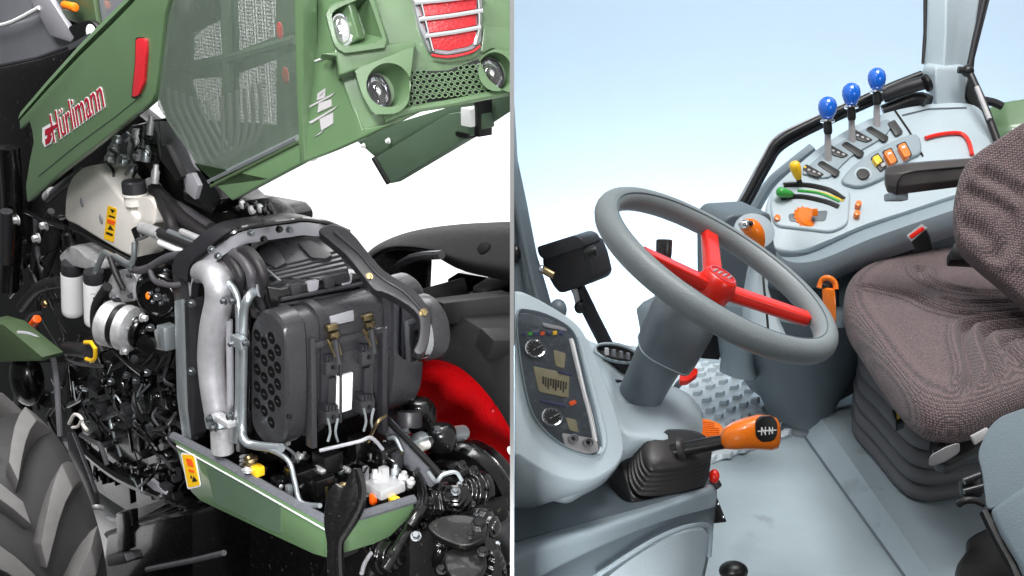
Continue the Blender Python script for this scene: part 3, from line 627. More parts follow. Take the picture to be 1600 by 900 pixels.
# yellow and orange fittings, lower left
hose(T, [(105, 545, .05), (122, 546, .04), (140, 549, .03)], .035, 'blkp', 'starter_cable_boot'); hose(T, [(104, 560, .04), (120, 568, .02), (160, 572, .03)], .008, 'rubg', 'wire')
for pts in ([(133, 535), (143, 535), (149, 545), (149, 558), (145, 564), (135, 561)],): mk('yellow_clip', tube(tS(.0, pts), .01, 8, 0), M['yelk'], T)
mk('orange_clip', tube(pS([(45, 516, .06), (58, 498, .06)]), .022, 10, 0), M['orgs'], T, .004)
mk('yellow_cap', ball(hit(70, 474, *PS(.1)), F * .03, S * .02, Z * .02, 10, 8), M['brass'], T)
hose(T, [(34, 480, .14), (60, 450, .14), (95, 440, .15)], .03); hose(T, [(70, 430, .18), (88, 380, .2), (96, 340, .2)], .018); hose(T, [(80, 450, .2), (60, 400, .2), (56, 340, .2)], .014, 'rubg')
hose(T, [(40, 330, .12), (72, 346, .1), (104, 356, .1)], .012, 'blk', 'pipe'); hose(T, [(52, 420, .2), (60, 370, .2), (80, 330, .2)], .018)
for q in ((72, 352), (60, 372), (28, 344)): bolt(T, hit(q[0], q[1], *PS(.1)), -S, .018, .02, 'alu')
mk('green_step', prism(tS(-.12, [(-20, 500), (6, 508), (66, 558), (64, 564), (-20, 566)]), S * .1), M['green_dk'], T, .004)
mk('step_edge', tube(pS([(28, 521, -.1), (48, 524, -.06), (72, 540, -.03), (86, 575, .0), (94, 680, 0)]), .014, 8), M['grey'], T)
mk('tank_end', ball(hit(42, 592, *PS(-.02)), F * .09, S * .08, Z * .14, 18, 12), M['blk'], T)
mk('mud_flap', prism(tS(-.06, [(104, 676), (112, 676), (148, 770), (150, 792), (128, 792), (118, 735), (108, 724)]), S * .02), M['blkg'], T, .004)
mk('tether_strap', tube(pS([(108, 662, -.05), (116, 648, -.05), (126, 652, -.05), (130, 664, -.05), (136, 672, -.05)]), .008, 8), M['tank'], T)
mk('tether_strap', tube(pS([(113, 668, -.055), (122, 666, -.055), (128, 654, -.055)]), .007, 8), M['tank'], T)
# ---------------- front axle bits under the engine
mk('axle_post', prism(tS(.0, [(181, 802), (197, 800), (199, 858), (183, 866)]), S * .06), M['blk'], T, .006)
mk('axle_pin', tube(pS([(170, 808, .05), (182, 813, .02)]), .012, 8, 0), M['steel'], T)
mk('axle_block', prism(tS(-.02, rd([(166, 868), (192, 864), (200, 880), (168, 886)], 4)), S * .1), M['blkp'], T, .008)
mk('flap_stay', tube(pS([(134, 796, -.1), (150, 792, -.08), (160, 794, -.05)]), .012, 8), M['alu'], T)
mk('drag_link', tube(pS([(230, 890, .0), (300, 876, .0), (350, 864, .0)]), .012, 8, 0), M['rubg'], T)
mk('axle_beam', prism(tS(.02, [(165, 836), (240, 812), (300, 800), (300, 960), (150, 960)]), S * .3), M['blk'], T, .03)

# ---------------- near wheel: lugged tyre
def wheel_tyre(name, fc, s0, s1, R, nl, mrub, lab):
    cx = L(fc, (s0 + s1) / 2, R + .02); hw = (s1 - s0) / 2
    prof = [(-hw * .8, R * .58), (-hw * .98, R * .66), (-hw, R * .8), (-hw * .92, R * .82), (-hw * .75, R * .845), (0, R * .855), (hw * .75, R * .845), (hw * .92, R * .82), (hw, R * .8), (hw * .98, R * .66), (hw * .8, R * .58)]
    w_ = mk(name, lathe(cx, S, prof, 72, True, Z), M[mrub], T, lab=lab)
    for i in range(nl):
        for sd in (-1, 1):
            a0 = 2 * pi * (i + (.5 if sd > 0 else 0)) / nl; rings = []
            for k in range(7):
                u = k / 6; s_ = sd * (hw * (1.0 - u * .98)); a = a0 - u * .52 + .10 * sin(u * pi)
                rr = R * (.80 + .2 * min(1, u * 3.2)) if u < .32 else R
                rb = R * (.74 if u < .05 else .80 if u < .3 else .82); wd_ = .078 + .02 * (1 - u)
                dirn = lambda q: F * cos(q) + Z * sin(q)
                rings.append([cx + S * s_ + dirn(a - wd_ * 1.25) * rb, cx + S * s_ + dirn(a - wd_) * rr, cx + S * s_ + dirn(a + wd_) * rr, cx + S * s_ + dirn(a + wd_ * 1.25) * rb])
            mk('tread_lug', loft(rings), M['lug'], w_, .006)
    return w_, cx
wheel_tyre('front_wheel', -1.72, -.84, -.28, .63, 11, 'tyre', 'large lugged tyre at the bottom left of the engine')

# ---------------- far wheel, red dish, fender
far = L(-.58, 1.25, .86)
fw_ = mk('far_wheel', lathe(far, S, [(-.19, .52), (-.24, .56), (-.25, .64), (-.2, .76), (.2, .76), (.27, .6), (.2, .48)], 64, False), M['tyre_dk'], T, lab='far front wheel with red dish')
mk('red_rim', lathe(far, S, [(-.20, .53), (-.18, .515), (-.12, .48), (.0, .44), (.1, .33), (.14, .1), (.15, .02)], 64, False), M['redp'], fw_, lab='glossy red wheel dish')
for i in range(16):
    a = i * 2 * pi / 16; dirn = F * cos(a) + Z * sin(a); tn = Z * cos(a) - F * sin(a)
    for sd in (-1, 1):
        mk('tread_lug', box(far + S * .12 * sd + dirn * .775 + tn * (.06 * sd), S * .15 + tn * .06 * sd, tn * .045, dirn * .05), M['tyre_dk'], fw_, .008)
for q in ((770, 642),): mk('rim_bolt', ball(hit(q[0], q[1], *PS(1.2)), F * .012, S * .012, Z * .012, 8, 6), M['red'], fw_)
fen = mk('fender', surf([[(556, 420, 5.9), (584, 386, 5.9), (640, 362, 5.85), (720, 350, 5.8), (830, 345, 5.7)], [(560, 412, 5.6), (590, 384, 5.55), (650, 366, 5.5), (728, 362, 5.4), (830, 362, 5.3)],
    [(566, 414, 5.5), (604, 386, 5.4), (668, 386, 5.3), (730, 404, 5.2), (830, 418, 5.1)], [(568, 418, 5.5), (606, 392, 5.42), (668, 396, 5.32), (726, 424, 5.22), (830, 446, 5.12)]], FW * .03), M['fend'], T, ang=60, lab='black plastic fender over the far wheel')
mk('fender_liner', prism(tS(1.35, [(548, 560), (548, 420), (590, 392), (640, 384), (668, 392), (660, 560)]), S * .03), M['blk'], fen)
mk('fender_liner', prism(tS(1.42, [(700, 436), (716, 426), (840, 446), (840, 560), (690, 560)]), S * .03), M['blk'], fen)
mk('fender_stay', tube(pS([(590, 440, 1.1), (640, 405, 1.1), (690, 398, 1.1)]), .02, 8), M['blkg'], fen)
mk('fender_boss', lathe(hit(757, 388, *PS(1.0)), -S + Z, [(0, .03), (.01, .028), (.012, .02)], 18), M['fend'], fen)
# small fittings scattered over the block side
for i in range(95):
    x = random.uniform(112, 292); y = random.uniform(565, 800 if x > 190 else 740)
    if y > 700 + (x - 112) * .5 and x < 215: continue
    p = hit(x, y, *PS(.13 + random.uniform(-.02, .03))); r = random.uniform(.006, .024)
    if i % 4 == 0: bolt(eng, p, -S, r * .6, r * .6, random.choice(['blk', 'blk', 'steel']))
    elif i % 4 == 1: mk('pipe', tube([p, p + F * random.uniform(-.08, .08) + Z * random.uniform(-.08, .08) - S * .02, p + F * random.uniform(-.1, .1) + Z * random.uniform(-.16, .02)], r * .4, 8, 4), M[random.choice(['blk', 'rub', 'blkp', 'steel'])], eng)
    elif i % 4 == 2: mk('bracket', box(p, F * r * random.uniform(.6, 1.8), S * .02, Z * r * random.uniform(.6, 1.8)), M[random.choice(['blk', 'cast', 'blkp'])], eng, .004)
    else: mk('boss', lathe(p + S * .02, -S, [(0, r), (.02, r), (.03, r * .7), (.034, r * .4)], 14), M['blk'], eng)
for i in range(40):
    x = random.uniform(20, 100); y = random.uniform(330, 640); p = hit(x, y, *PS(.24 + random.uniform(-.04, .06))); r = random.uniform(.008, .026)
    if i % 3 == 0: mk('hose', tube([p, p + F * random.uniform(-.1, .1) - Z * .1, p + F * random.uniform(-.2, .2) - Z * .24], r * .6, 8, 4), M[random.choice(['rub', 'blk', 'blkp'])], eng)
    elif i % 3 == 1: mk('bracket', box(p, F * r * 1.6, S * .03, Z * r * 1.8), M[random.choice(['blk', 'cast', 'blkp'])], eng, .004)
    else: bolt(eng, p, -S, r * .5, r * .6, random.choice(['blk', 'steel', 'blk']))

# long cables and hoses over the block side
for i in range(34):
    x = random.uniform(60, 280); y = random.uniform(470, 720); sp_ = .08 + random.uniform(-.02, .06)
    if x < 110: y = random.uniform(380, 620)
    pts = [(x, y, sp_ + .06)]
    for k in range(3): x += random.uniform(-22, 26); y += random.uniform(2, 34); pts.append((max(20, min(286, x)), min(y, 720 + x * .2), sp_ + random.uniform(0, .06)))
    hose(eng, pts, random.uniform(.004, .013), random.choice(['rub', 'blk', 'blk', 'blkp', 'rubg']), 'cable', 5, 8)

# ---------------- arch frame round the cooler pack
arch = mk('radiator_frame', prism(tS(.06, [(268, 414), (276, 404), (300, 398), (303, 436), (299, 460), (296, 480), (300, 690), (288, 690), (280, 600), (272, 470)]), S * .03), M['blkg'], T, .004, lab='black bent frame arching over the cooler pack')
mk('frame_post', prism(tS(.05, [(272, 470), (284, 468), (290, 640), (296, 690), (286, 690), (276, 620)]), S * .04), M['steel'], arch, .003)
mk('frame_post_inner', prism(tS(.06, [(286, 470), (302, 466), (306, 560), (302, 680), (296, 690), (290, 600)]), S * .06), M['blkp'], arch, .003)
ap = pS([(296, 438, .04), (300, 412, .04), (322, 394, .05), (345, 374, .07), (372, 358, .12), (410, 350, .22), (450, 345, .34), (475, 342, .4), (505, 346, .46), (522, 352, .5), (545, 362, .55)])
rings = []
pp = [V(p) for p in cr([tuple(p) for p in ap], 5)]
def band(pth, wv, tv): return loft([[p, p + wv, p + wv + tv, p + tv] for p in pth])
mk('arch_flange', band(pp, -F * .13, -Z * .010), M['blkp'], arch, .002)
mk('arch_web', band(pp, -Z * .065 + F * .0, -F * .012), M['grey'], arch, .002)
mk('arch_lip', tube([p + F * .004 - Z * .002 for p in pp], .011, 8, 0), M['blk'], arch)
for q in ((330, 388), (392, 362), (436, 356), (452, 357), (412, 372), (340, 398)):
    bolt(arch, hit(q[0], q[1] + 2, *PF(-.47)), F, .010, .010, 'blk' if q[0] in (436, 412) else 'steel')
# right arm of the frame
ap2 = [(505, 362, 4.36), (540, 385, 4.36), (575, 408, 4.36), (605, 430, 4.36), (640, 455, 4.36), (660, 480, 4.36), (668, 500, 4.36), (664, 530, 4.36), (650, 548, 4.36)]
p2 = [V(p) for p in cr([tuple(W(*q)) for q in ap2], 5)]
ARM = (W(590, 430, 4.38), (-FW + UP * .35 + RT * .15).normalized())
mk('frame_arm', slab(ARM, cr([(498, 360), (518, 350), (548, 362), (578, 398), (602, 424), (640, 447), (662, 470), (673, 492), (670, 534), (660, 553), (646, 549), (654, 530), (655, 498), (638, 478), (604, 458), (584, 452), (566, 430), (540, 398), (512, 374)], 3, True), .07), M['blkp'], arch, .010, 3)
mk('arm_rib', tube(trace(off(ARM, .004), [(522, 362), (560, 394), (592, 430), (632, 456), (658, 484)]), .007, 8, 5), M['blkp'], arch)
bolt(arch, hit(662, 489, *ARM), -FW + RT * .3, .012, .012, 'brass'); bolt(arch, hit(577, 432, *ARM), -FW, .010, .012, 'brass')
# air box with ribbed lid
BX = (PF(-.42)[0], F)
lid = plane3(W(384, 398, 4.56), W(510, 370, 4.62), W(420, 450, 4.42))
ab = mk('air_box', slab(lid, rd([(382, 396), (408, 376), (505, 368), (522, 384), (546, 424), (440, 452), (420, 446)], 5), .05), M['blkg'], T, .008, 3, lab='black ribbed air box lid with two raised pads')
for q in ([(402, 384), (428, 380), (448, 410), (430, 418), (412, 408)], [(464, 378), (486, 374), (520, 398), (508, 404), (486, 402)]):
    mk('lid_pad', slab(off(lid, .014), rd(q, 4), .02), M['blkp'], ab, .005, 3)
for i in range(5):
    mk('lid_rib', tube(trace(off(lid, .002), [(414 + i * 3, 420 + i * 6), (470 + i * 3, 408 + i * 6), (528 + i * 4, 392 + i * 7)]), .0045, 6, 0), M['blkp'], ab)
mk('lid_wire', tube(trace(off(lid, .012), [(392, 392), (412, 416), (446, 446)]), .004, 6, 0), M['steel'], ab)
mk('box_skirt', prism(trace(BX, [(418, 448), (440, 452), (546, 426), (590, 430), (585, 470), (500, 490), (430, 500)]), -F * .2), M['blk'], ab, .008)
for i in range(4):
    x = 455 + i * 26; mk('skirt_tab', prism(trace(off(BX, .008), rd([(x, 446 - i * 5), (x + 18, 442 - i * 5), (x + 16, 458 - i * 5), (x + 2, 462 - i * 5)], 3)), -F * .02), M['grey' if i % 2 else 'blkg'], ab, .004)
mk('seal_strip', tube(trace(off(BX, .01), [(440, 468), (500, 456), (580, 440)]), .008, 8, 0), M['blkg'], ab)
mk('seal_strip', tube(trace(off(BX, .012), [(436, 478), (500, 466), (584, 452)]), .009, 8, 0), M['blkp'], ab)

# ---------------- air filter canister: oval body, perforated end cap, ribbed front, latches
FB = (PF(-.33)[0], F)
# the body is a rounded-top profile (in f-z) swept along s
CAN0 = .055
can_out = tS(CAN0, cr([(393, 600), (393, 530), (397, 505), (409, 491), (423, 492), (437, 506), (444, 530), (445, 600), (445, 660), (440, 684), (426, 693), (409, 686), (397, 668), (393, 645)], 4, True))
can_c = sum(can_out, V((0, 0, 0))) / len(can_out)
def prof_ring(s, grow=0, f_off=0):
    return [can_c + (p - can_c) + (p - can_c).normalized() * grow + S * (s - CAN0) for p in can_out]
FS0, FS1 = .086, .64
can = mk('air_filter', loft([prof_ring(s) for s in (FS0 + .01, FS0 + .2, FS0 + .4, FS1)]), M['blkg'], T, lab='black oval air filter canister with clips')
mk('end_rim', loft([prof_ring(FS0 - .03, .0), prof_ring(FS0 - .02, .012), prof_ring(FS0 + .05, .014), prof_ring(FS0 + .06, .0)]), M['blkg'], can)
mk('canister_band', loft([prof_ring(.20, .0), prof_ring(.20, .014), prof_ring(.235, .014), prof_ring(.235, 0)]), M['blkp'], can)
mk('canister_band', loft([prof_ring(.48, .0), prof_ring(.48, .016), prof_ring(.50, .016), prof_ring(.50, 0)]), M['blkp'], can)
mk('far_cap', loft([prof_ring(.52, .0), prof_ring(.525, .02), prof_ring(.66, .022), prof_ring(.675, .01)]), M['blkg'], can)
# end face with holes
ES = FS0 - .031
ef = prof_ring(ES, -.004)
mk('end_face', prism(ef, S * .01), M['blkg'], can, .002)
holes = [(x, y) for x, ys in ((402, (524, 550, 577, 604, 630)), (413, (536, 563, 590, 616, 642)), (424, (528, 555, 581, 608, 634, 660)), (434, (547, 574, 600, 627))) for y in ys]
for (x, y) in holes:
    p = hit(x, y, *PS(ES)); q = p
    mk('intake_hole', lathe(p + S * .003, -S, [(0, .0225), (.004, .0225), (.0045, .021), (.0038, .020), (.0038, .003)], 18), M['hole'], can)
    mk('hole_fin', box(p - S * .0015, F * .008, S * .001, Z * .003), M['blkg'], can)
for q in ((452, 575), (452, 650)): bolt(can, hit(q[0], q[1], *PF(-.300)), F, .008, .006, 'ink')
# front ribs, frame and latches
FR = -.303
def onf(px, th, m, name, f=FR, bv=.003): return mk(name, prism(tF(f + th, px), -F * th * 1.2), M[m], can, bv)
onf([(492, 536), (602, 510), (602, 520), (492, 546)], .03, 'blkg', 'cross_rib'); onf([(486, 530), (494, 528), (496, 700), (488, 702)], .035, 'blkg', 'edge_rib'); onf([(598, 512), (606, 510), (606, 676), (598, 680)], .03, 'blkp', 'edge_rib')
onf([(496, 548), (596, 522), (596, 536), (496, 562)], .014, 'blkp', 'cross_rib')
for x in (505, 553): onf([(x + 26, 560 - (x - 505) * .25), (x + 30, 559 - (x - 505) * .25), (x + 30, 660 - (x - 505) * .3), (x + 26, 662 - (x - 505) * .3)], .02, 'blkg', 'upright_rib')
lab_ = onf([(527, 588), (552, 582), (550, 640), (525, 648)], .016, 'white', 'blank_label')
for (x, y) in ((520, 578), (576, 562)):
    for yy, h in ((y - 12, 22), (y + 66, 20)):
        onf([(x - 10, yy), (x + 10, yy - 5), (x + 10, yy + h - 5), (x - 10, yy + h)], .04, 'blkg', 'latch_block')
        for j in range(4): onf([(x - 10 + j * 5, yy - 10), (x - 7 + j * 5, yy - 11), (x - 7 + j * 5, yy - 2), (x - 10 + j * 5, yy - 1)], .045, 'blkp', 'latch_tooth', bv=0)
        bolt(can, hit(x + 1, yy + 8, *PF(FR + .041)), F, .007, .005, 'ink')
    onf([(x - 6, y + 14), (x + 6, y + 11), (x + 5, y + 52), (x - 7, y + 55)], .02, 'blkp', 'latch_strap')
    for dx in (-8, 8): mk('latch_wire', tube(tF(FR + .05, [(x + dx, y + 76), (x + dx * .5, y + 96), (x + dx, y + 112)]), .005, 6, 3), M['steel'], can)
    # brass over-centre clip on top
    cp = hit(x - 2, y - 62, *PF(-.262))
    for j in range(3): mk('clip_part', box(cp + Z * (.012 - .03 * j) + S * .008 * (j % 2), S * (.022 - .004 * j), F * .012, Z * .010), M['brass'], can, .003)
    mk('clip_wire', tube([cp - S * .02 - Z * .03, cp - S * .01 - Z * .09 + F * .03, cp + S * .015 - Z * .09 + F * .03, cp + S * .02 - Z * .03], .005, 6, 0), M['brass'], can)
    mk('clip_strap', tube([cp - Z * .03 + F * .02, cp - Z * .12 + F * .035], .012, 8, 0), M['blkg'], can)
mk('top_label', prism(tF(-.285, [(514, 494), (550, 484), (551, 500), (516, 508)]), F * .01), M['grey'], can, .002)
mk('outlet_cuff', lathe(W(634, 520, 4.5), S, [(0, .11), (.03, .12), (.06, .11)], 32), M['chrome'], T)
mk('outlet_cuff', lathe(W(650, 515, 4.52), S, [(-.02, .1), (.02, .125), (.06, .125), (.08, .1)], 32), M['blkg'], T)

# ---------------- bright pipe, tubes and clamps
bp_ = mk('charge_air_pipe', tube(pS([(306, 424, .1), (326, 424, .06), (340, 440, .03), (342, 470, .03), (334, 510, .02), (330, 560, .02), (334, 610, .02), (342, 660, .03)]), [.045, .05, .052, .052, .052, .052, .05, .048], 20, 6), M['pipe'], T, lab='rough cast aluminium air pipe with a bend')
mk('pipe_cuff', tube(pS([(342, 648, .03), (345, 664, .03)]), .056, 18, 0), M['steel'], bp_)
mk('pipe_clamp', box(hit(350, 656, *PS(-.01)), F * .06, S * .02, Z * .012), M['alu'], bp_, .004)
mk('pipe_stub', tube(pS([(346, 664, .03), (348, 705, .03)]), .044, 18, 0), M['alu'], bp_)
for q in ((330, 654), (362, 650), (336, 668)): bolt(bp_, hit(q[0], q[1], *PS(-.03)), -S, .012, .014, 'steel')
for pts, r, m in (([(356, 440, .05), (372, 470, .04), (373, 560, .03), (372, 640, .03), (368, 690, .03)], .013, 'steel'),
                  ([(400, 452, .1), (388, 466, .05), (381, 490, .04), (380, 560, .03), (378, 660, .02), (382, 688, .0), (400, 696, .02), (440, 700, .05)], .017, 'steel'),
                  ([(384, 500, .06), (390, 540, .06), (388, 640, .06)], .012, 'blk'), ([(358, 500, .05), (360, 600, .05), (360, 690, .05)], .014, 'grey')):
    mk('oil_tube', tube(pS(pts), r, 12, 5), M[m], T)
mk('tube_clamp', box(hit(374, 534, *PS(.0)), F * .035, S * .015, Z * .022), M['steel'], T, .005)
for q in ((364, 537), (386, 536), (366, 470), (352, 470)): bolt(T, hit(q[0], q[1], *PS(-.005)), -S, .010, .012, 'steel')
for i in range(4):
    x = 330 + i * 17
    hose(T, [(x - 18, 412 - i * 3, .12), (x + 4, 404 - i * 4, .1), (x + 26, 424 - i * 2, .08), (x + 32, 452, .1), (x + 36, 490, .16)], .021, 'rub' if i % 2 else 'rubg', 'ribbed_hose')
for i in range(3): hose(T, [(392 + i * 8, 420 + i * 6, .16), (410 + i * 7, 440 + i * 7, .14), (416 + i * 6, 480, .14)], .012, 'blk', 'hose')
for i in range(12):
    q = hit(388 + (i % 3) * 10, 430 + (i // 3) * 9, *PS(.1)); mk('connector', box(q, F * .014, S * .014, Z * .012), M[random.choice(['blkg', 'blk', 'grey'])], T, .003)

# ---------------- lower green apron: side, front, foam edge, sticker, inner right panel
SPL = (PS(0)[0], -S)
apr = mk('lower_apron', slab(SPL, [(272, 686), (330, 718), (430, 776), (514, 822), (512, 872), (490, 866), (400, 824), (312, 782), (298, 768), (284, 730)], .02), M['green'], T, .004, lab='green lower apron round the front of the engine bay')
mk('apron_crease', tube(tS(-.004, [(276, 697), (400, 766), (512, 830)]), .003, 6, 0), M['white'], apr)
mk('foam_edge', tube(pS([(271, 682, .02), (330, 712, .02), (430, 770, .02), (516, 818, .02)]), .02, 8, 0), M['foam'], apr)
mk('apron_mesh', slab(off(SPL, .003), [(322, 730), (340, 736), (438, 790), (438, 834), (420, 828), (335, 786)], .003), M['green_in'], apr, lab='finely perforated patch')
st2 = rd([(284, 710), (302, 712), (312, 758), (294, 762)], 3)
mk('sticker_border', slab(off(SPL, .004), rd([(282, 707), (304, 710), (314, 760), (293, 765)], 4), .003), M['white'], apr)
mk('warning_sticker', slab(off(SPL, .006), st2, .003), M['yel'], apr, lab='yellow warning sticker with white border')
for q, m in (([(290, 716), (299, 718), (303, 730), (293, 728)], 'orgs'), ([(294, 733), (303, 735), (304, 739), (295, 737)], 'orgs'), ([(302, 744), (308, 752), (300, 753)], 'ink'), ([(298, 742), (300, 748), (297, 747)], 'ink')):
    mk('sticker_print', slab(off(SPL, .008), q, .002), M[m], apr)
PFR = plane3(hit(513, 870, *PS(0)), W(640, 800, 4.46), hit(514, 822, *PS(0)))
mk('apron_front', slab(PFR, [(512, 822), (575, 808), (646, 786), (648, 800), (610, 838), (585, 850), (512, 872)], .02), M['green'], apr, .004)
mk('foam_edge', tube([hit(514, 818, *PS(.01)), *trace(off(PFR, -.01), [(575, 802), (646, 780)])], .018, 8, 0), M['foam'], apr)
mk('inner_panel', prism(tS(.52, [(598, 650), (606, 656), (690, 745), (672, 762), (640, 738), (604, 700)]), S * .02), M['foam'], T, .003)
mk('inner_panel_edge', tube(tS(.51, [(598, 650), (640, 692), (694, 748)]), .012, 8, 0), M['ink'], T)
# bay floor and clutter between apron and filter
mk('bay_floor', prism([L(-1.0, .05, 1.08), L(-.05, .05, 1.08), L(-.05, .45, 1.08), L(-.35, .75, 1.08), L(-1.0, .75, 1.08)], -Z * .03), M['blk'], T, .004)
for q, w, h, m in (((395, 720), 14, 10, 'brass'), ((403, 735), 10, 8, 'yelk'), ((386, 735), 10, 5, 'alu'), ((436, 752), 12, 8, 'blk'), ((432, 760), 6, 12, 'alu'), ((452, 770), 6, 14, 'steel'), ((470, 745), 24, 18, 'blk'), ((505, 735), 14, 8, 'alu'), ((500, 760), 22, 20, 'blk'), ((512, 720), 22, 16, 'cast'), ((560, 700), 16, 20, 'blk'), ((600, 710), 18, 14, 'blk'), ((620, 720), 8, 14, 'blkp'), ((586, 745), 9, 11, 'alu'), ((600, 742), 8, 14, 'alu'), ((616, 738), 7, 12, 'steel'), ((628, 744), 8, 11, 'alu'), ((640, 752), 7, 9, 'alu'), ((600, 760), 30, 8, 'alu'), ((572, 752), 5, 26, 'grey'), ((583, 780), 6, 9, 'orgs'), ((598, 782), 7, 12, 'ink'), ((616, 782), 9, 6, 'yelk'), ((540, 770), 8, 10, 'brass'), ((508, 770), 6, 14, 'brass'), ((434, 690), 10, 8, 'brass'), ((448, 688), 6, 8, 'alu')):
    d = 4.42 + (800 - q[1]) * .0016; p = W(q[0], q[1], d); k = d / FPX
    kind = random.random()
    if m in ('alu', 'steel', 'brass') and kind < .6: mk('fitting', lathe(p - Z * h * k, (Z + F * random.uniform(-.5, .5) + S * random.uniform(-.5, .5)), [(0, w * k * .7), (h * k * .6, w * k * .7), (h * k * .7, w * k), (h * k * 1.3, w * k), (h * k * 1.5, w * k * .6), (h * k * 2, w * k * .55)], 12), M[m], T, .002)
    else: mk('valve_block', box(p, F * w * k * .8, S * w * k * .8, Z * h * k), M[m], T, .005)
for i in range(46):
    x = random.uniform(388, 640); y = random.uniform(max(705, 700 + (x - 380) * .12), min(815, 740 + (x - 380) * .45)) if x < 560 else random.uniform(690, 790)
    d = 4.46 + (800 - y) * .0017; p = W(x, y, d); k = d / FPX; r = random.uniform(2.5, 6.5) * k; ax = (Z * random.uniform(.2, 1) + F * random.uniform(-1, 1) + S * random.uniform(-1, 1)).normalized()
    if i % 3 == 0: mk('fitting', lathe(p, ax, [(0, r), (r, r), (r * 1.2, r * .7), (r * 2.5, r * .6)], 6), M[random.choice(['alu', 'steel', 'blk', 'brass'])], T)
    elif i % 3 == 1:
        q2 = V((random.uniform(-.06, .06), random.uniform(-.05, .05), random.uniform(.0, .05))); mk('wire', tube([p, p + q2 + Z * .03, p + q2 * 2], r * .6, 8, 4), M[random.choice(['blk', 'rub', 'steel', 'blk'])], T)
    else: mk('bracket', box(p, ax * r * 1.8, ax.orthogonal().normalized() * r * 1.4, ax.cross(ax.orthogonal().normalized()) * r * .6), M[random.choice(['blk', 'cast', 'blkg', 'alu'])], T, .002)
hose(T, [(385, 690, .03), (430, 706, .03), (452, 722, .03), (460, 750, .03), (470, 784, .03), (500, 790, .03)], .009, 'steel', 'wire')
hose(T, [(500, 704, .1), (560, 690, .2), (580, 684, .25), (598, 702, .3)], .007, 'grey', 'wire'); hose(T, [(575, 690, .3), (590, 660, .3), (602, 650, .35)], .007, 'brass', 'wire')
for i in range(3): mk('spring_coil', tube(tS(.06, [(376 + i * 0, 714 + i * 6), (384, 712 + i * 6), (392, 714 + i * 6)]), .006, 6, 3), M['alu'], T)
# ---------------- hook bracket in front of the apron
HB = plane3(W(508, 760, 4.16), W(570, 760, 4.12), W(530, 890, 4.05))
hk = mk('tow_bracket', slab(HB, cr([(506, 800), (512, 770), (524, 754), (536, 760), (544, 744), (550, 732), (560, 732), (566, 745), (568, 770), (566, 790), (556, 812), (540, 836), (532, 852), (534, 905), (512, 905), (510, 850), (506, 825)], 3, True), .03), M['blk'], T, .006, 3, lab='glossy black hooked bracket plate')
mk('bracket_flange', tube(trace(off(HB, .01), [(558, 734), (566, 762), (562, 790), (545, 822), (530, 850), (531, 905)]), .014, 8, 4), M['blk'], hk)
mk('bracket_boss', lathe(hit(540, 768, *off(HB, -.05)), HB[1], [(0, .028), (.03, .028), (.04, .018)], 16), M['brass'], hk)

# ---------------- front linkage castings, lower right
lk = mk('front_linkage', prism(trace((W(700, 800, 4.75), F), [(640, 800), (660, 770), (655, 742), (672, 730), (700, 745), (740, 760), (780, 800), (815, 830), (815, 960), (560, 960), (590, 862), (620, 840)]), -F * .3), M['cast'], T, .03, 3, lab='glossy black front linkage casting')
def lump(px, d, ax, r, h, m='blk', name='casting_boss'): return mk(name, lathe(W(px[0], px[1], d), ax, [(0, r * .9), (h * .1, r), (h * .7, r), (h * .85, r * .9), (h, r * .6), (h * 1.02, r * .3)], 24), M[m], lk)
hub = mk('axle_hub', lathe(W(742, 770, 5.1), -S + F * .25, [(0, .25), (.02, .26), (.06, .26), (.07, .25), (.12, .24), (.13, .2), (.18, .19), (.19, .15), (.24, .14), (.25, .1)], 40), M['blk'], T)
for i in range(10):
    a = i * 2 * pi / 10; ax, u, w = basis(-S + F * .25); bolt(hub, W(742, 770, 5.1) + ax * .075 + (u * cos(a) + w * sin(a)) * .23, ax, .016, .016, 'blk')
lump((656, 668, ), 4.9, Z, .07, .12); lump((656, 655), 4.86, Z, .05, .08); lump((690, 700), 4.8, Z, .06, .1)
mk('steering_ram', tube([W(655, 700, 4.72), W(697, 680, 4.85)], .02, 12, 0), M['tank'], lk); mk('ram_gland', box(W(648, 690, 4.74), F * .03, S * .06, Z * .02), M['steel'], lk, .006); mk('ram_end', tube([W(698, 680, 4.85), W(724, 676, 4.95)], .032, 12, 0), M['steel'], lk)
for q in ((634, 676), (636, 688), (684, 674)): bolt(lk, W(q[0], q[1], 4.68), -F * .2 + Z, .014, .014, 'steel')
mk('ram_body', tube([W(640, 642, 4.72), W(640, 668, 4.72)], .05, 16, 0), M['blkp'], lk, .01)
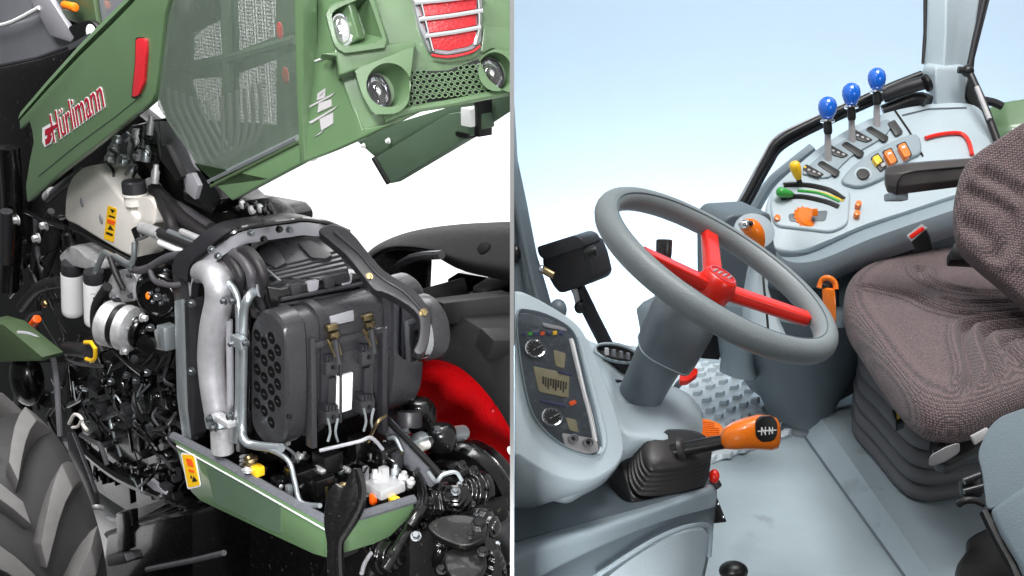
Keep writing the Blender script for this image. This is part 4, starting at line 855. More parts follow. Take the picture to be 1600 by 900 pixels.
for (x, y, d, rx, rz) in ((715, 830, 4.5, .16, .05), (730, 870, 4.45, .14, .05), (760, 822, 4.5, .06, .06), (752, 862, 4.42, .08, .05), (690, 860, 4.5, .08, .1), (640, 850, 4.5, .08, .08), (665, 790, 4.6, .06, .09), (712, 780, 4.6, .05, .08), (690, 770, 4.62, .035, .08), (735, 770, 4.7, .06, .1), (610, 870, 4.4, .06, .06), (770, 880, 4.4, .05, .05)):
    p = W(x, y, d); ax_ = random.choice([(-FW + UP * .5), (-S + UP * .4), (Z + F * .3), (RT - FW * .6)]).normalized(); r_ = (rx * rz) ** .5 * 1.05
    mk('casting_boss', lathe(p - ax_ * .05, ax_, [(0, r_ * 1.1), (.03, r_ * 1.1), (.034, r_ * .95), (.06, r_ * .92), (.066, r_ * .7), (.085, r_ * .68), (.09, r_ * .45), (.1, r_ * .42), (.102, r_ * .2)], random.choice([6, 8, 20])), M['blk'], lk, .004)
    for k_ in range(4):
        u_ = ax_.orthogonal().normalized(); w_ = ax_.cross(u_); q_ = k_ * 1.57 + x; bolt(lk, p - ax_ * .02 + (u_ * cos(q_) + w_ * sin(q_)) * r_ * 1.0, ax_, .008, .01, random.choice(['blk', 'blk', 'steel']))
mk('link_plate', slab(plane3(W(690, 820, 4.36), W(760, 820, 4.36), W(700, 850, 4.3)), cr([(668, 820), (690, 806), (730, 804), (758, 816), (762, 836), (740, 850), (720, 852), (700, 846), (680, 836)], 3, True), .03), M['cast'], lk, .008, 3)
mk('link_plate', slab(plane3(W(690, 870, 4.3), W(760, 866, 4.3), W(700, 890, 4.25)), cr([(694, 866), (720, 852), (752, 858), (760, 880), (744, 900), (704, 900)], 3, True), .03), M['cast'], lk, .008, 3)
for q, r in (((735, 836), .016), ((730, 878), .014), ((748, 820), .03), ((700, 776), .02), ((712, 768), .018), ((672, 782), .016), ((690, 890), .02), ((650, 838), .02), ((754, 862), .02), ((612, 866), .016), ((740, 735), .02), ((722, 726), .018), ((650, 740), .012), ((694, 740), .012), ((680, 742), .012)):
    p = W(q[0], q[1], 4.3 if q[1] > 800 else 4.52); bolt(lk, p, (-FW + UP * .6).normalized(), r * .7, r * .8, random.choice(['blk', 'blk', 'steel']))
mk('grease_pipe', tube([W(670, 738, 4.5), W(682, 752, 4.46), W(692, 742, 4.46), W(712, 738, 4.46), W(722, 752, 4.46)], .008, 8), M['steel'], lk)
mk('grease_pipe', tube([W(565, 896, 4.2), W(570, 880, 4.25), (W(580, 864, 4.3))], .008, 8), M['grey'], lk)
mk('hydraulic_hose', tube([W(640, 820, 4.4), W(655, 800, 4.42), W(660, 775, 4.5), W(652, 745, 4.6)], .022, 10), M['blk'], lk)
mk('hydraulic_hose', tube([W(600, 890, 4.3), W(625, 850, 4.35), W(645, 815, 4.45), W(650, 790, 4.5)], .02, 10), M['blk'], lk)
mk('linkage_ball', ball(W(775, 840, 4.75), RT * .1, FW * .1, UP * .12, 20, 12), M['blkg'], lk)

# ================================================================== RIGHT SET: CAB INTERIOR
SIDE = 'R'
B_C = radians(20); CB = V((cos(B_C), sin(B_C), 0)); CL = V((sin(B_C), -cos(B_C), 0))
ZF = 2.1
fl = mk('cab_floor', prism(tZ(ZF, [(1000, 540), (1420, 540), (1700, 600), (1700, 960), (900, 960), (850, 800)]), -Z * .05), M['floor']); tag(fl, 'pale blue-grey moulded cab floor', kind='structure')
# seat platform: a low step with a sloping front edge
a = tZ(ZF, [(1238, 654), (1262, 690), (1412, 900), (1440, 945)]); b = tZ(ZF + .035, [(1276, 642), (1296, 672), (1456, 900), (1488, 945)])
pw = [p + CB * 1.0 for p in b]
v = a + b + pw; n = 4; f_ = []
for i in range(3): f_ += [(i, i + 1, n + i + 1, n + i), (n + i, n + i + 1, 2 * n + i + 1, 2 * n + i)]
k = len(v); v = v + [p - Z * .03 for p in v]; f_ += [tuple(k + q for q in reversed(t)) for t in f_]
mk('seat_platform', (v, f_), M['floor'], fl, ang=25)
mk('floor_seam', tube([p + Z * .001 for p in a], .003, 6, 0), M['cabd'], fl)
mk('floor_seam', tube(tZ(ZF + .001, [(1100, 727), (1180, 702), (1262, 672)]), .002, 6, 0), M['cabm'], fl)
tp = mk('tread_plate', prism(tZ(ZF + .006, [(1050, 556), (1172, 580), (1238, 662), (1262, 668), (1100, 726), (1050, 720)]), -Z * .006), M['plate'], fl, .003)
tr = None
rows = [(1096, 566, 5), (1090, 582, 5), (1090, 600, 5), (1084, 618, 6), (1076, 636, 6), (1090, 654, 6), (1110, 672, 6), (1118, 690, 6), (1104, 708, 3), (1098, 722, 2)]
lugs = [(1102, 571), (1120, 575), (1093, 580), (1112, 580), (1096, 588), (1125, 586), (1150, 591), (1166, 600), (1104, 596), (1130, 599), (1084, 604), (1110, 607), (1147, 608), (1170, 613), (1090, 617), (1125, 618), (1152, 623), (1180, 628), (1072, 626), (1104, 628), (1131, 632), (1162, 635), (1187, 642), (1084, 639), (1110, 643), (1142, 642), (1123, 653), (1165, 652), (1140, 662), (1090, 652), (1216, 668), (1248, 668), (1228, 678), (1200, 676), (1108, 708), (1137, 714), (1112, 719), (1160, 706), (1180, 694), (1150, 690), (1126, 696), (1205, 692)]
p0 = hit(*lugs[0], *PZ(ZF + .006))
for i, q in enumerate(lugs):
    p = hit(q[0], q[1], *PZ(ZF + .006))
    if tr is None:
        c = (V((0.8, -.6, 0))); dx = V((1, .1, 0)).normalized(); dy = V((.3, 1, 0)).normalized()
        tr = mk('tread_lug', stack([p - dx * .012 - dy * .007, p + dx * .006 - dy * .008, p + dx * .012 + dy * .007, p - dx * .006 + dy * .008], [(1, Z * 0), (.98, Z * .008), (.8, Z * .011)]), M['plate'], tp); p0 = p
    else: dup(tr, p - p0)

# ---------------- right pillar, rail, strut
pil = thing('cab_pillar', W(1482, 168, 3.2), 'pale grey cab corner pillar behind the lever console', 'pillar')
mk('pillar_post', loft([[W(1447 + dx, y, 3.2), W(1478 + dx * .8, y, 3.14), W(1498 + dx * .6, y, 3.2), W(1522 + dx * .2 + (12 if y < 0 else 0), y, 3.24), W(1512, y, 3.34), W(1455 + dx, y, 3.34)] for y, dx in ((-20, 2), (60, 0), (110, -4), (168, 6))]), M['cabl'], pil, .012, 3)
mk('pillar_foot', loft([[W(1440 - e, y, 3.18), W(1462, y + 4, 3.12), W(1500, y + 6, 3.16), W(1515, y, 3.26), W(1450, y - 4, 3.3)] for y, e in ((98, -6), (112, 0), (170, -20))]), M['cabl'], pil, .012, 3)
mk('pillar_seal', tube(Wl([(1446, -20, 3.22), (1446, 50, 3.22), (1443, 100, 3.22)]), .006, 8, 0), M['ink'], pil)
mk('rear_trim', slab(plane3(W(1500, 0, 3.27), W(1530, 0, 3.27), W(1510, 160, 3.27)), [(1520, -20), (1552, -20), (1524, 90), (1516, 160), (1510, 160), (1514, 80)], .02), M['blkp'], pil, .003)
rail = thing('grab_rail', W(1300, 200, 3.22), 'black rubber-edged window rail rising behind the blue levers', 'rail')
mk('rail_bar', tube(Wl([(1144, 345, 3.2), (1165, 310, 3.2), (1195, 255, 3.2), (1215, 222, 3.2), (1260, 196, 3.2), (1330, 164, 3.2), (1390, 136, 3.2), (1440, 116, 3.2)]), .0105, 12, 6), M['ink'], rail)
mk('rail_trim', tube(Wl([(1151, 346, 3.22), (1173, 309, 3.22), (1201, 258, 3.22), (1222, 229, 3.22), (1280, 197, 3.22), (1380, 152, 3.22)]), .010, 10, 6), M['blkp'], rail)
mk('rail_edge', tube(Wl([(1136, 345, 3.21), (1160, 302, 3.21), (1190, 248, 3.21), (1212, 214, 3.21), (1258, 190, 3.21), (1330, 158, 3.21)]), .0028, 6, 6), M['lgrey'], rail)
mk('rail_sleeve', tube(Wl([(1378, 152, 3.14), (1412, 138, 3.12), (1448, 128, 3.1)]), .018, 18, 3), M['blkp'], rail, .008)
mk('rail_sleeve_end', tube(Wl([(1445, 131, 3.08), (1452, 128, 3.08)]), .024, 18, 0), M['ink'], rail, .008)
mk('rail_under', tube(Wl([(1380, 176, 3.16), (1430, 156, 3.14), (1450, 160, 3.12)]), .02, 12, 3), M['ink'], rail)
mk('window_line', tube(Wl([(1166, 352, 3.3), (1200, 292, 3.3), (1232, 262, 3.3), (1270, 232, 3.3)]), .016, 8, 5), M['cabm'], rail)
strut = thing('gas_strut', W(1512, 112, 3.12), 'black gas strut on a ball joint beside the pillar', 'strut')
mk('strut_tube', tube(Wl([(1543, -20, 3.1), (1524, 60, 3.1), (1514, 108, 3.1)]), .008, 12, 0), M['blkp'], strut)
mk('strut_rod', tube(Wl([(1514, 112, 3.1), (1536, 160, 3.06), (1560, 225, 3.02)]), .010, 12, 0), M['ink'], strut); mk('strut_sleeve', tube(Wl([(1526, 136, 3.07), (1546, 186, 3.03)]), .0065, 10, 0), M['lgrey'], strut)
mk('ball_joint', ball(W(1512, 111, 3.1), RT * .016, UP * .016, FW * .016, 14, 10), M['ink'], strut); mk('joint_bolt', tube(Wl([(1497, 109, 3.1), (1512, 111, 3.1)]), .009, 10, 0), M['ink'], strut)
mk('strut_seal', prism(Wl([(1510, 150, 3.2), (1516, 120, 3.2), (1545, 190, 3.2), (1560, 240, 3.2), (1540, 200, 3.2)]), FW * .02), M['ink'], strut, .003)
gf = mk('rear_fender', loft([[W(x, y, d), W(x + 4, y + 40, d - .05), W(x + 4, y + 90, d - .05), W(x + 4, y + 90, d + .3), W(x, y, d + .3)] for x, y, d in ((1535, 178, 3.6), (1555, 162, 3.58), (1578, 158, 3.56), (1620, 152, 3.54), (1700, 150, 3.5))]), M['green'], None, .01, 3)
tag(gf, 'green rear fender outside, seen behind the gas strut', 'fender')
mk('fender_lip', tube(Wl([(1532, 156, 3.5), (1552, 160, 3.5), (1566, 166, 3.5)]), .012, 8, 3), M['blkp'], gf)

# ---------------- side console
Apt = W(1210, 420, 2.75); Bpt = W(1500, 330, 2.88); Cpt = W(1400, 175, 3.1)
CT = plane3(Apt, Bpt, Cpt)
con = thing('side_console', hit(1300, 640, *PZ(ZF)), 'pale grey side console carrying levers, switches and a dial', 'console')
top_px = cr([(1196, 330), (1206, 296), (1240, 262), (1290, 222), (1345, 190), (1400, 170), (1460, 160), (1515, 160), (1540, 178), (1560, 230), (1570, 284), (1492, 306), (1420, 330), (1352, 352), (1300, 374), (1256, 390), (1222, 392), (1202, 382), (1194, 360)], 4, True)
def conrings(px, lv): return [[p + CT[1] * h + Z * dz for p in trace(CT, [(c_[0] + (q[0] - c_[0]) * s_, c_[1] + (q[1] - c_[1]) * s_) for q in px])] for s_, h, dz, c_ in lv]
cc = (1380, 272)
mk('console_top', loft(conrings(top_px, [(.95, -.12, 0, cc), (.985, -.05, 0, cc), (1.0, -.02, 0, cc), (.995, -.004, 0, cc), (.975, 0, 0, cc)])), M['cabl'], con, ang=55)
WLp = (hit(1250, 650, *PZ(ZF)), CL)
wall_px = rd([(1128, 350), (1140, 336), (1205, 332), (1212, 392), (1270, 396), (1500, 312), (1620, 280), (1620, 560), (1345, 610), (1290, 640), (1250, 648), (1214, 640), (1172, 580), (1150, 560), (1118, 560), (1128, 450)], 10)
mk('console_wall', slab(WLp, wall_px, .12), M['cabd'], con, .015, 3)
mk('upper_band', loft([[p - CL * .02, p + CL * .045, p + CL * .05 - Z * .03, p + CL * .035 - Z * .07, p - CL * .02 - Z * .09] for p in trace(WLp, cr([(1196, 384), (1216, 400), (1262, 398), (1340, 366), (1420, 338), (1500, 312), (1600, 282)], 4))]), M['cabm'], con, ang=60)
mk('panel_seam', tube(trace(off(WLp, .002), [(1308, 520), (1310, 420), (1318, 396), (1370, 378), (1416, 360), (1424, 366), (1424, 410)]), .0025, 6, 0), M['ink'], con)
mk('service_panel', slab(off(WLp, .006), rd([(1312, 404), (1416, 364), (1422, 420), (1400, 520), (1312, 520)], 5), .008), M['cabd'], con, .003)
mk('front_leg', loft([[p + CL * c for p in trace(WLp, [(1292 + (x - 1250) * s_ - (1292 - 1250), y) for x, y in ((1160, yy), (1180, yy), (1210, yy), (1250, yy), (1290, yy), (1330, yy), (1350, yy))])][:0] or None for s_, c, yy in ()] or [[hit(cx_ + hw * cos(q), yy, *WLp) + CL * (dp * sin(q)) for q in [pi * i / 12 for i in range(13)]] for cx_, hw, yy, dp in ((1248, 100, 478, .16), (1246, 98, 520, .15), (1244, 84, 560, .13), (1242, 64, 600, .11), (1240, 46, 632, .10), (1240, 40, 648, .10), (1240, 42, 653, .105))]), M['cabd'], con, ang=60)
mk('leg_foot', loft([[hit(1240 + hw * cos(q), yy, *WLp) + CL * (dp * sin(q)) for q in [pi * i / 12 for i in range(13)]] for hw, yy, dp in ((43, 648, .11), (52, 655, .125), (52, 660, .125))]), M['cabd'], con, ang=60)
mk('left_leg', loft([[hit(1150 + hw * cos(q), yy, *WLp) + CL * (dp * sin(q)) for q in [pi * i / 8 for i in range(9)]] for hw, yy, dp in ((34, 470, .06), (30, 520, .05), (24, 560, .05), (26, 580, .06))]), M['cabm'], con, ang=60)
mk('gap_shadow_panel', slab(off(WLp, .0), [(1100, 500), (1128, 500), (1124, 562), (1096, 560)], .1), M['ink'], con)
# raised areas on the console top
def ct(px, h, th, m, name, bv=.003, seg=2, par=None, lab=None): return mk(name, slab(off(CT, h), px, th), M[m], par or con, bv, seg, lab=lab)
ct(cr([(1254, 268), (1290, 236), (1340, 206), (1384, 186), (1392, 196), (1380, 214), (1330, 244), (1296, 276), (1270, 272)], 3, True), .006, .012, 'cabm', 'lever_field')
ct(rd([(1206, 300), (1228, 280), (1290, 282), (1330, 296), (1326, 350), (1300, 362), (1212, 352), (1204, 330)], 10), .008, .02, 'cabl', 'throttle_field', .006, 3)
ct(cr([(1316, 278), (1345, 248), (1390, 222), (1432, 208), (1440, 236), (1420, 248), (1390, 272), (1350, 290), (1326, 288)], 3, True), .01, .02, 'cabm', 'switch_field', .006, 3)
ct(rd([(1386, 192), (1398, 186), (1412, 206), (1400, 212)], 3), .008, .006, 'blkg', 'slide_switch', .002)
mk('console_seam', tube(trace(off(CT, .002), [(1398, 172), (1420, 204), (1442, 244)]), .0025, 6, 0), M['ink'], con)
mk('console_seam', tube(trace(off(CT, .002), [(1410, 180), (1450, 170), (1510, 168)]), .002, 6, 0), M['cabd'], con)
mk('red_trim_curve', tube(trace(off(CT, .005), [(1446, 216), (1464, 211), (1488, 208), (1504, 210), (1514, 222), (1519, 242)]), .0055, 8, 5), M['redw'], con)
# slots, decals for blue levers
lev = [((1290, 270), (1293, 168)), ((1328, 240), (1330, 146)), ((1366, 216), (1370, 122))]
for (bx, by), _ in lev:
    ct(rd([(bx - 14, by - 14), (bx - 6, by - 20), (bx + 24, by - 2), (bx + 16, by + 6)], 4), .008, .006, 'ink', 'lever_slot', .001)
    ct(rd([(bx - 36, by - 8), (bx - 30, by - 14), (bx - 2, by + 2), (bx - 12, by + 6), (bx - 26, by + 2)], 2), .009, .004, 'bell', 'lever_decal', .001)
    for i in range(3): ct(ellp((bx - 26 + i * 8, by - 5 + i * 3), 2.5, 1.5, .4, 10), .0105, .003, 'lgrey', 'decal_symbol', 0)
    ct(ellp((bx - 32, by - 9), 2, 1.6, 0, 8), .0105, .003, 'yelk' if bx == 1290 else 'grnk', 'decal_dot', 0)
spots = ['nearest the yellow throttle lever', 'between two other blue levers', 'nearest the grey pillar']
for ((bx, by), (kx, ky)), w_ in zip(lev, spots):
    p = hit(bx + 4, by - 2, *off(CT, -.02)); d = (p - CAM).dot(FW); q = W(kx, ky + 22, d - .03); k_ = W(kx, ky, d - .03); up = (k_ - q).normalized()
    t_ = thing('hydraulic_lever', p, 'blue knobbed hydraulic lever, the one ' + w_, 'lever', 'blue knobbed levers on the console')
    mk('lever_rod', tube([p, q], [.010, .0065], 12, 0), M['lgrey'], t_)
    qq = W(kx + 1, ky + 42, d - .03); mk('lever_sleeve', tube([qq, qq + (q - qq) * .25, q], [.0085, .0105, .010], 12, 0), M['ink'], t_)
    mk('lever_ring', lathe(W(kx, ky + 24, d - .03), up, [(0, .012), (.002, .017), (.007, .017), (.009, .012)], 18), M['chrome'], t_)
    mk('lever_knob', lathe(W(kx, ky + 18, d - .03), up, [(0, .011), (.005, .015), (.013, .0195), (.024, .0225), (.035, .0225), (.045, .019), (.052, .012), (.055, .004)], 24), M['blue'], t_, ang=80)
# throttle slots and levers
for pts in ([(1224, 290), (1260, 290), (1296, 298), (1318, 312)], [(1220, 310), (1252, 308), (1290, 316), (1310, 324)]): mk('throttle_slot', tube(trace(off(CT, .0075), pts), .0075, 8, 5), M['ink'], con)
mk('scale_stripe', tube(trace(off(CT, .0085), [(1246, 298), (1280, 302), (1312, 315)]), .004, 8, 5), M['grnk'], con); mk('scale_stripe', tube(trace(off(CT, .0085), [(1262, 298), (1290, 303), (1318, 314)]), .003, 8, 5), M['yelk'], con)
def knoblev(base, mid, top_, m, label, r, ln0=.6):
    p = hit(base[0], base[1], *CT); d = (p - CAM).dot(FW); a_ = W(mid[0], mid[1], d - .02); b_ = W(top_[0], top_[1], d - .035); ax = (b_ - a_).normalized(); ln = (b_ - a_).length
    t_ = thing('throttle_lever', p, label, 'lever'); mk('lever_stem', tube([p, a_ + ax * .005], .0065, 10, 0), M['ink'], t_)
    mk('lever_knob', lathe(a_, ax, [(0, r * .5), (ln * .15, r * .7), (ln * .6, r), (ln * .85, r * .95), (ln * .97, r * .6), (ln, r * .2)], 20), M[m], t_, ang=80); return t_
knoblev((1252, 294), (1248, 280), (1240, 252), 'yelk', 'yellow knobbed throttle lever standing in its slot', .0135)
knoblev((1242, 308), (1238, 304), (1214, 299), 'grnk', 'green knobbed lever lying over its slot', .0125)
# dial pocket
ct(rd([(1231, 334), (1294, 328), (1290, 345), (1234, 346)], 5), .0095, .006, 'cabd', 'dial_pocket', .002)
dl = thing('thumb_dial', hit(1260, 345, *CT), 'orange ribbed thumb dial set in the console pocket', 'dial')
dax = CB; dc = hit(1260, 346, *off(CT, -.007))
mk('dial_wheel', lathe(dc - dax * .0, (CL * .6 + Z * .8).normalized(), [(-.01, .028), (0, .034), (.012, .034), (.018, .028)], 28), M['org'], dl)
_, u, w = basis((CL * .6 + Z * .8).normalized())
for i in range(18):
    a_ = i * 2 * pi / 18; mk('dial_rib', box(dc + (u * cos(a_) + w * sin(a_)) * .0345 + (CL * .6 + Z * .8).normalized() * .006, (CL * .6 + Z * .8).normalized() * .007, (u * cos(a_) + w * sin(a_)) * .002, (w * cos(a_) - u * sin(a_)) * .002), M['org'], dl)
mk('dial_tab', box(W(1273, 332, (dc - CAM).dot(FW) - .03), RT * .006, UP * .009, FW * .008), M['org'], dl, .003)
for q in ((1342, 317), (1340, 332), (1215, 339)): ct(ellp(q, 5, 4.5, .3, 14), .014, .016, 'org', 'console_plug', .002)
# rocker switches
for q, lab, m in (((1376, 252), 'yellow and black rocker switch beside the round socket', 'yelk'), ((1390, 244), 'orange rocker switch between the yellow one and another orange one', 'org'), ((1412, 234), 'orange rocker switch at the seam end of the row', 'org')):
    x, y = q; t_ = thing('rocker_switch', hit(x, y, *CT), lab, 'switch', 'rocker switches on the console')
    if m == 'yelk':
        mk('switch_bezel', slab(off(CT, .014), rd([(x - 16, y - 6), (x - 4, y - 14), (x + 11, y + 8), (x, y + 16)], 3), .01), M['ink'], t_, .002)
        mk('rocker_cap', slab(off(CT, .022), rd([(x - 13, y - 6), (x - 4, y - 11), (x + 3, y - 1), (x - 5, y + 5)], 2), .012), M['yelk'], t_, .003)
        mk('switch_print', slab(off(CT, .0155), [(x, y + 4), (x + 6, y + 1), (x + 8, y + 6), (x + 2, y + 9)], .003), M['lgrey'], t_)
    else:
        mk('switch_bezel', slab(off(CT, .013), rd([(x - 12, y - 8), (x + 3, y - 14), (x + 14, y + 8), (x + 2, y + 15)], 3), .01), M['ink'], t_, .002)
        mk('rocker_cap', slab(off(CT, .024), rd([(x - 9, y - 7), (x + 2, y - 12), (x + 12, y + 7), (x + 2, y + 12)], 3), .016), M['org'], t_, .004, 3)
        mk('switch_print', slab(off(CT, .0255), [(x - 3, y - 5), (x + 2, y - 7), (x + 3, y - 4), (x - 2, y - 2)], .003), M['white'], t_)
ct(ellp((1349, 271), 14, 11, .2), .012, .01, 'cabl', 'socket_ring', .003); ct(ellp((1349, 271), 10.5, 8.5, .2), .016, .01, 'bell', 'socket_cap', .003, 3)

# ---------------- shifter behind the wheel with boot
sh = thing('shift_lever', W(1190, 590, 2.62), 'orange-grip shift lever rising from a grey leather boot', 'lever')
pb = [W(1176, 372, 2.56), W(1183, 400, 2.56)]
mk('boot', loft([[W(cx_ + hw * cos(q) * (1 + .08 * sin(q * 5 + yy)), yy, 2.60) - FW * (.05 * hw / 30 * sin(q)) for q in [2 * pi * i / 20 for i in range(20)]] for cx_, hw, yy in ((1184, 11, 402), (1184, 16, 425), (1182, 18, 450), (1186, 24, 480), (1190, 28, 505), (1196, 34, 525), (1200, 36, 540))]), M['cabl'], sh, ang=60)
mk('boot_seam', tube(Wl([(1192, 406, 2.57), (1193, 440, 2.55), (1199, 500, 2.53), (1202, 540, 2.52)]), .0025, 6, 4), M['ink'], sh)
mk('grip_disc', lathe(W(1178, 362, 2.66), -FW + UP * .5, [(0, .045), (.004, .045)], 28), M['cabm'], sh, .002)
mk('grip', tube(Wl([(1160, 350, 2.56), (1176, 358, 2.55), (1184, 378, 2.56), (1182, 408, 2.58)]), [.011, .020, .019, .014, .013], 18, 6), M['org'], sh, ang=80)
mk('grip_cap', ball(W(1163, 350, 2.535), RT * .014, UP * .010, FW * .012, 14, 10), M['lens'], sh); mk('grip_button', ball(W(1172, 349, 2.53), RT * .007, UP * .006, FW * .006, 12, 8), M['ink'], sh)
hg = thing('hand_lever', W(1293, 500, 2.5), 'orange looped hand lever between console and seat', 'lever')
mk('lever_blade', loft([[W(1280 + a_, y, 2.55), W(1306 - b_, y + 3, 2.52), W(1306 - b_, y + 3, 2.56), W(1280 + a_, y, 2.59)] for y, a_, b_ in ((448, 4, 2), (470, 5, 0), (505, 10, 0))]), M['org'], hg, .006, 3)
mk('lever_loop', tube(Wl([(1280, 450, 2.55), (1284, 438, 2.55), (1294, 434, 2.54), (1304, 441, 2.54), (1306, 452, 2.54)]), .006, 10, 5), M['org'], hg); mk('lever_pad', ball(W(1291, 446, 2.55), RT * .012, UP * .01, FW * .008, 12, 8), M['bell'], hg)

# ---------------- steering wheel and column
nW = (RT * .467 + UP * .793 - FW * .39).normalized(); cW = W(1120, 424, 1.95); R0 = .203
uW = (RT - nW * RT.dot(nW)).normalized(); vW = nW.cross(uW)
st_ = thing('steering_wheel', cW - nW * .1, 'grey steering wheel with red spokes and red hub', 'steering wheel')
ringp = []; rt = .0192
N = 72; n2 = 16; v = []; f_ = []
for i in range(N):
    a_ = 2 * pi * i / N; d_ = uW * cos(a_) + vW * sin(a_)
    for j in range(n2): b_ = 2 * pi * j / n2; v.append(cW + d_ * (R0 + rt * cos(b_)) + nW * (rt * 1.08 * sin(b_)))
for i in range(N):
    for j in range(n2): f_.append((i * n2 + j, ((i + 1) % N) * n2 + j, ((i + 1) % N) * n2 + (j + 1) % n2, i * n2 + (j + 1) % n2))
mk('rim', (v, f_), M['rim'], st_, ang=80)
sv = [cW + (uW * cos(2 * pi * i / N) + vW * sin(2 * pi * i / N)) * (R0 - rt * .45) + nW * rt * .97 for i in range(N)]
mk('rim_seam', tube(sv + [sv[0]], .0012, 6, 0), M['cabd'], st_)
hubp = hit(1117, 447, cW - nW * .022, nW)
def spoke(px, name='spoke'):
    e_ = hit(px[0], px[1], cW - nW * .002, nW); dr = (e_ - hubp); sd = nW.cross(dr).normalized(); rr = []; gg = []
    for t in (.1, .3, .5, .7, .84): p = hubp + dr * t; w = .0175 - .003 * t; rr.append([p + sd * w - nW * .006, p + sd * w * .8 + nW * .007, p - sd * w * .8 + nW * .007, p - sd * w - nW * .006, p - sd * w * .7 - nW * .014, p + sd * w * .7 - nW * .014])
    for t in (.84, .92, 1.0): p = hubp + dr * t; w = .0125; gg.append([p + sd * w - nW * .006, p + sd * w * .8 + nW * .005, p - sd * w * .8 + nW * .005, p - sd * w - nW * .006, p - sd * w * .7 - nW * .012, p + sd * w * .7 - nW * .012])
    a_ = mk('spoke', loft(rr), M['redw'], st_, .003, 3); mk('spoke_root', loft(gg), M['rim'], a_, .003)
for q in ((1108, 345), (1290, 505), (985, 385)): spoke(q)
mk('hub', lathe(hubp - nW * .03, nW, [(0, .024), (.01, .031), (.03, .033), (.042, .031), (.050, .028), (.053, .025)], 32), M['redw'], st_, ang=50)
mk('hub_ring', lathe(hubp + nW * .0232, nW, [(0, .0235), (.0012, .0235), (.0012, .0215), (0, .0215)], 32, False), M['red'], st_)
for i in range(4): mk('hub_mark', tube([hubp + nW * .0236 + uW * (-.013 + .009 * i - .006) - vW * .008, hubp + nW * .0236 + uW * (-.013 + .009 * i) + vW * .004, hubp + nW * .0236 + uW * (-.013 + .009 * i + .005) + vW * .010], .0017, 6, 3), M['lgrey'], st_)
col = thing('steering_column', W(1000, 640, 2.06), 'grey plastic steering column shroud below the wheel', 'column')
def ring(c, rx, ry, ax, sq=3.2, n=32):
    u_ = (RT - ax * RT.dot(ax)).normalized(); v_ = ax.cross(u_); o_ = []
    for i in range(n):
        q = 2 * pi * i / n; cq, sq_ = cos(q), sin(q); o_.append(c + u_ * (rx * abs(cq) ** (2 / sq) * (1 if cq >= 0 else -1)) + v_ * (ry * abs(sq_) ** (2 / sq) * (1 if sq_ >= 0 else -1)))
    return o_
axc = nW
c1 = W(1068, 505, 1.99); c2 = W(1045, 545, 2.01); c3 = W(1024, 582, 2.04); c4 = W(1002, 622, 2.06)
mk('upper_shroud', loft([ring(W(1082, 466, 1.99), .046, .042, axc), ring(W(1071, 486, 1.995), .054, .052, axc), ring(W(1062, 505, 1.99), .053, .052, axc), ring(W(1042, 545, 2.01), .051, .048, axc), ring(W(1036, 556, 2.015), .048, .044, axc)]), M['cabd'], col, ang=60)
mk('shroud_wing', loft([[W(1005, 470, 2.03), W(1040, 452, 1.97), W(1060, 452, 1.97), W(1040, 470, 2.06)], [W(992, 482, 2.04), W(1030, 492, 1.965), W(1056, 478, 1.96), W(1040, 480, 2.06)], [W(998, 512, 2.04), W(1020, 520, 1.98), W(1050, 510, 1.97), W(1040, 510, 2.06)], [W(1000, 536, 2.04), W(1012, 548, 1.99), W(1030, 540, 1.98), W(1030, 540, 2.06)]]), M['cabm'], col, .012, 3)
mk('lower_tube', loft([ring(W(1034, 552, 2.02), .042, .039, axc, 2.4), ring(W(1018, 582, 2.04), .039, .037, axc, 2.4), ring(W(998, 622, 2.06), .037, .036, axc, 2.2), ring(W(992, 634, 2.07), .041, .04, axc, 2.2)]), M['cabd'], col, ang=60)
mk('tube_collar', loft([ring(W(1000, 624, 2.06), .046, .043, axc, 2.2), ring(W(996, 632, 2.06), .054, .05, axc, 2.2), ring(W(992, 640, 2.07), .058, .054, axc, 2.2)]), M['cabm'], col, ang=60)
mk('shroud_seam', tube([p for p in ring(W(1037.5, 553, 2.014), .0492, .0452, axc)] , .0012, 6, 0), M['cabl'], col)
stk = thing('indicator_stalk', W(1040, 440, 2.05), 'black stalk switch showing through the steering wheel', 'stalk'); mk('stalk_knob', tube(Wl([(1038, 374, 2.06), (1037, 402, 2.06)]), [.014, .0145, .0135], 18, 0), M['blkg'], stk, .003); mk('stalk_arm', tube(Wl([(1037, 400, 2.06), (1042, 415, 2.06), (1056, 440, 2.05)]), .012, 12, 3), M['ink'], stk)

# ---------------- left pillar, bracket box and rod
lp = mk('windscreen_pillar', loft([[W(790, y, 2.5), W(803, y, 2.44), W(x, y, 2.5), W(x - 4, y, 2.6), W(790, y, 2.6)] for y, x in ((150, 803), (250, 809), (330, 826), (400, 840), (460, 858), (540, 880))]), M['cabd'], None, .006, 3); tag(lp, 'grey windscreen pillar beside the instrument cluster', 'pillar')
mk('pillar_socket', ball(W(806, 396, 2.45), RT * .012, UP * .02, FW * .02, 14, 10), M['ink'], lp)
mk('pillar_rib', tube(Wl([(800, 290, 2.44), (818, 380, 2.44), (846, 500, 2.44)]), .006, 8, 3), M['cabd'], lp)
bk = thing('mirror_bracket', W(935, 530, 2.55), 'black bracket box on a slanting rod left of the wheel', 'bracket')
BKP = plane3(W(850, 400, 2.5), W(920, 390, 2.44), W(870, 455, 2.5))
mk('bracket_box', slab(BKP, rd([(846, 392), (912, 378), (922, 400), (930, 432), (926, 442), (874, 460), (864, 450), (846, 416)], 7), .08), M['blkp'], bk, .012, 3)
mk('bracket_lid', slab(off(BKP, .012), rd([(838, 386), (896, 368), (908, 372), (914, 386), (850, 406), (842, 400)], 5), .07), M['blkg'], bk, .008, 3)
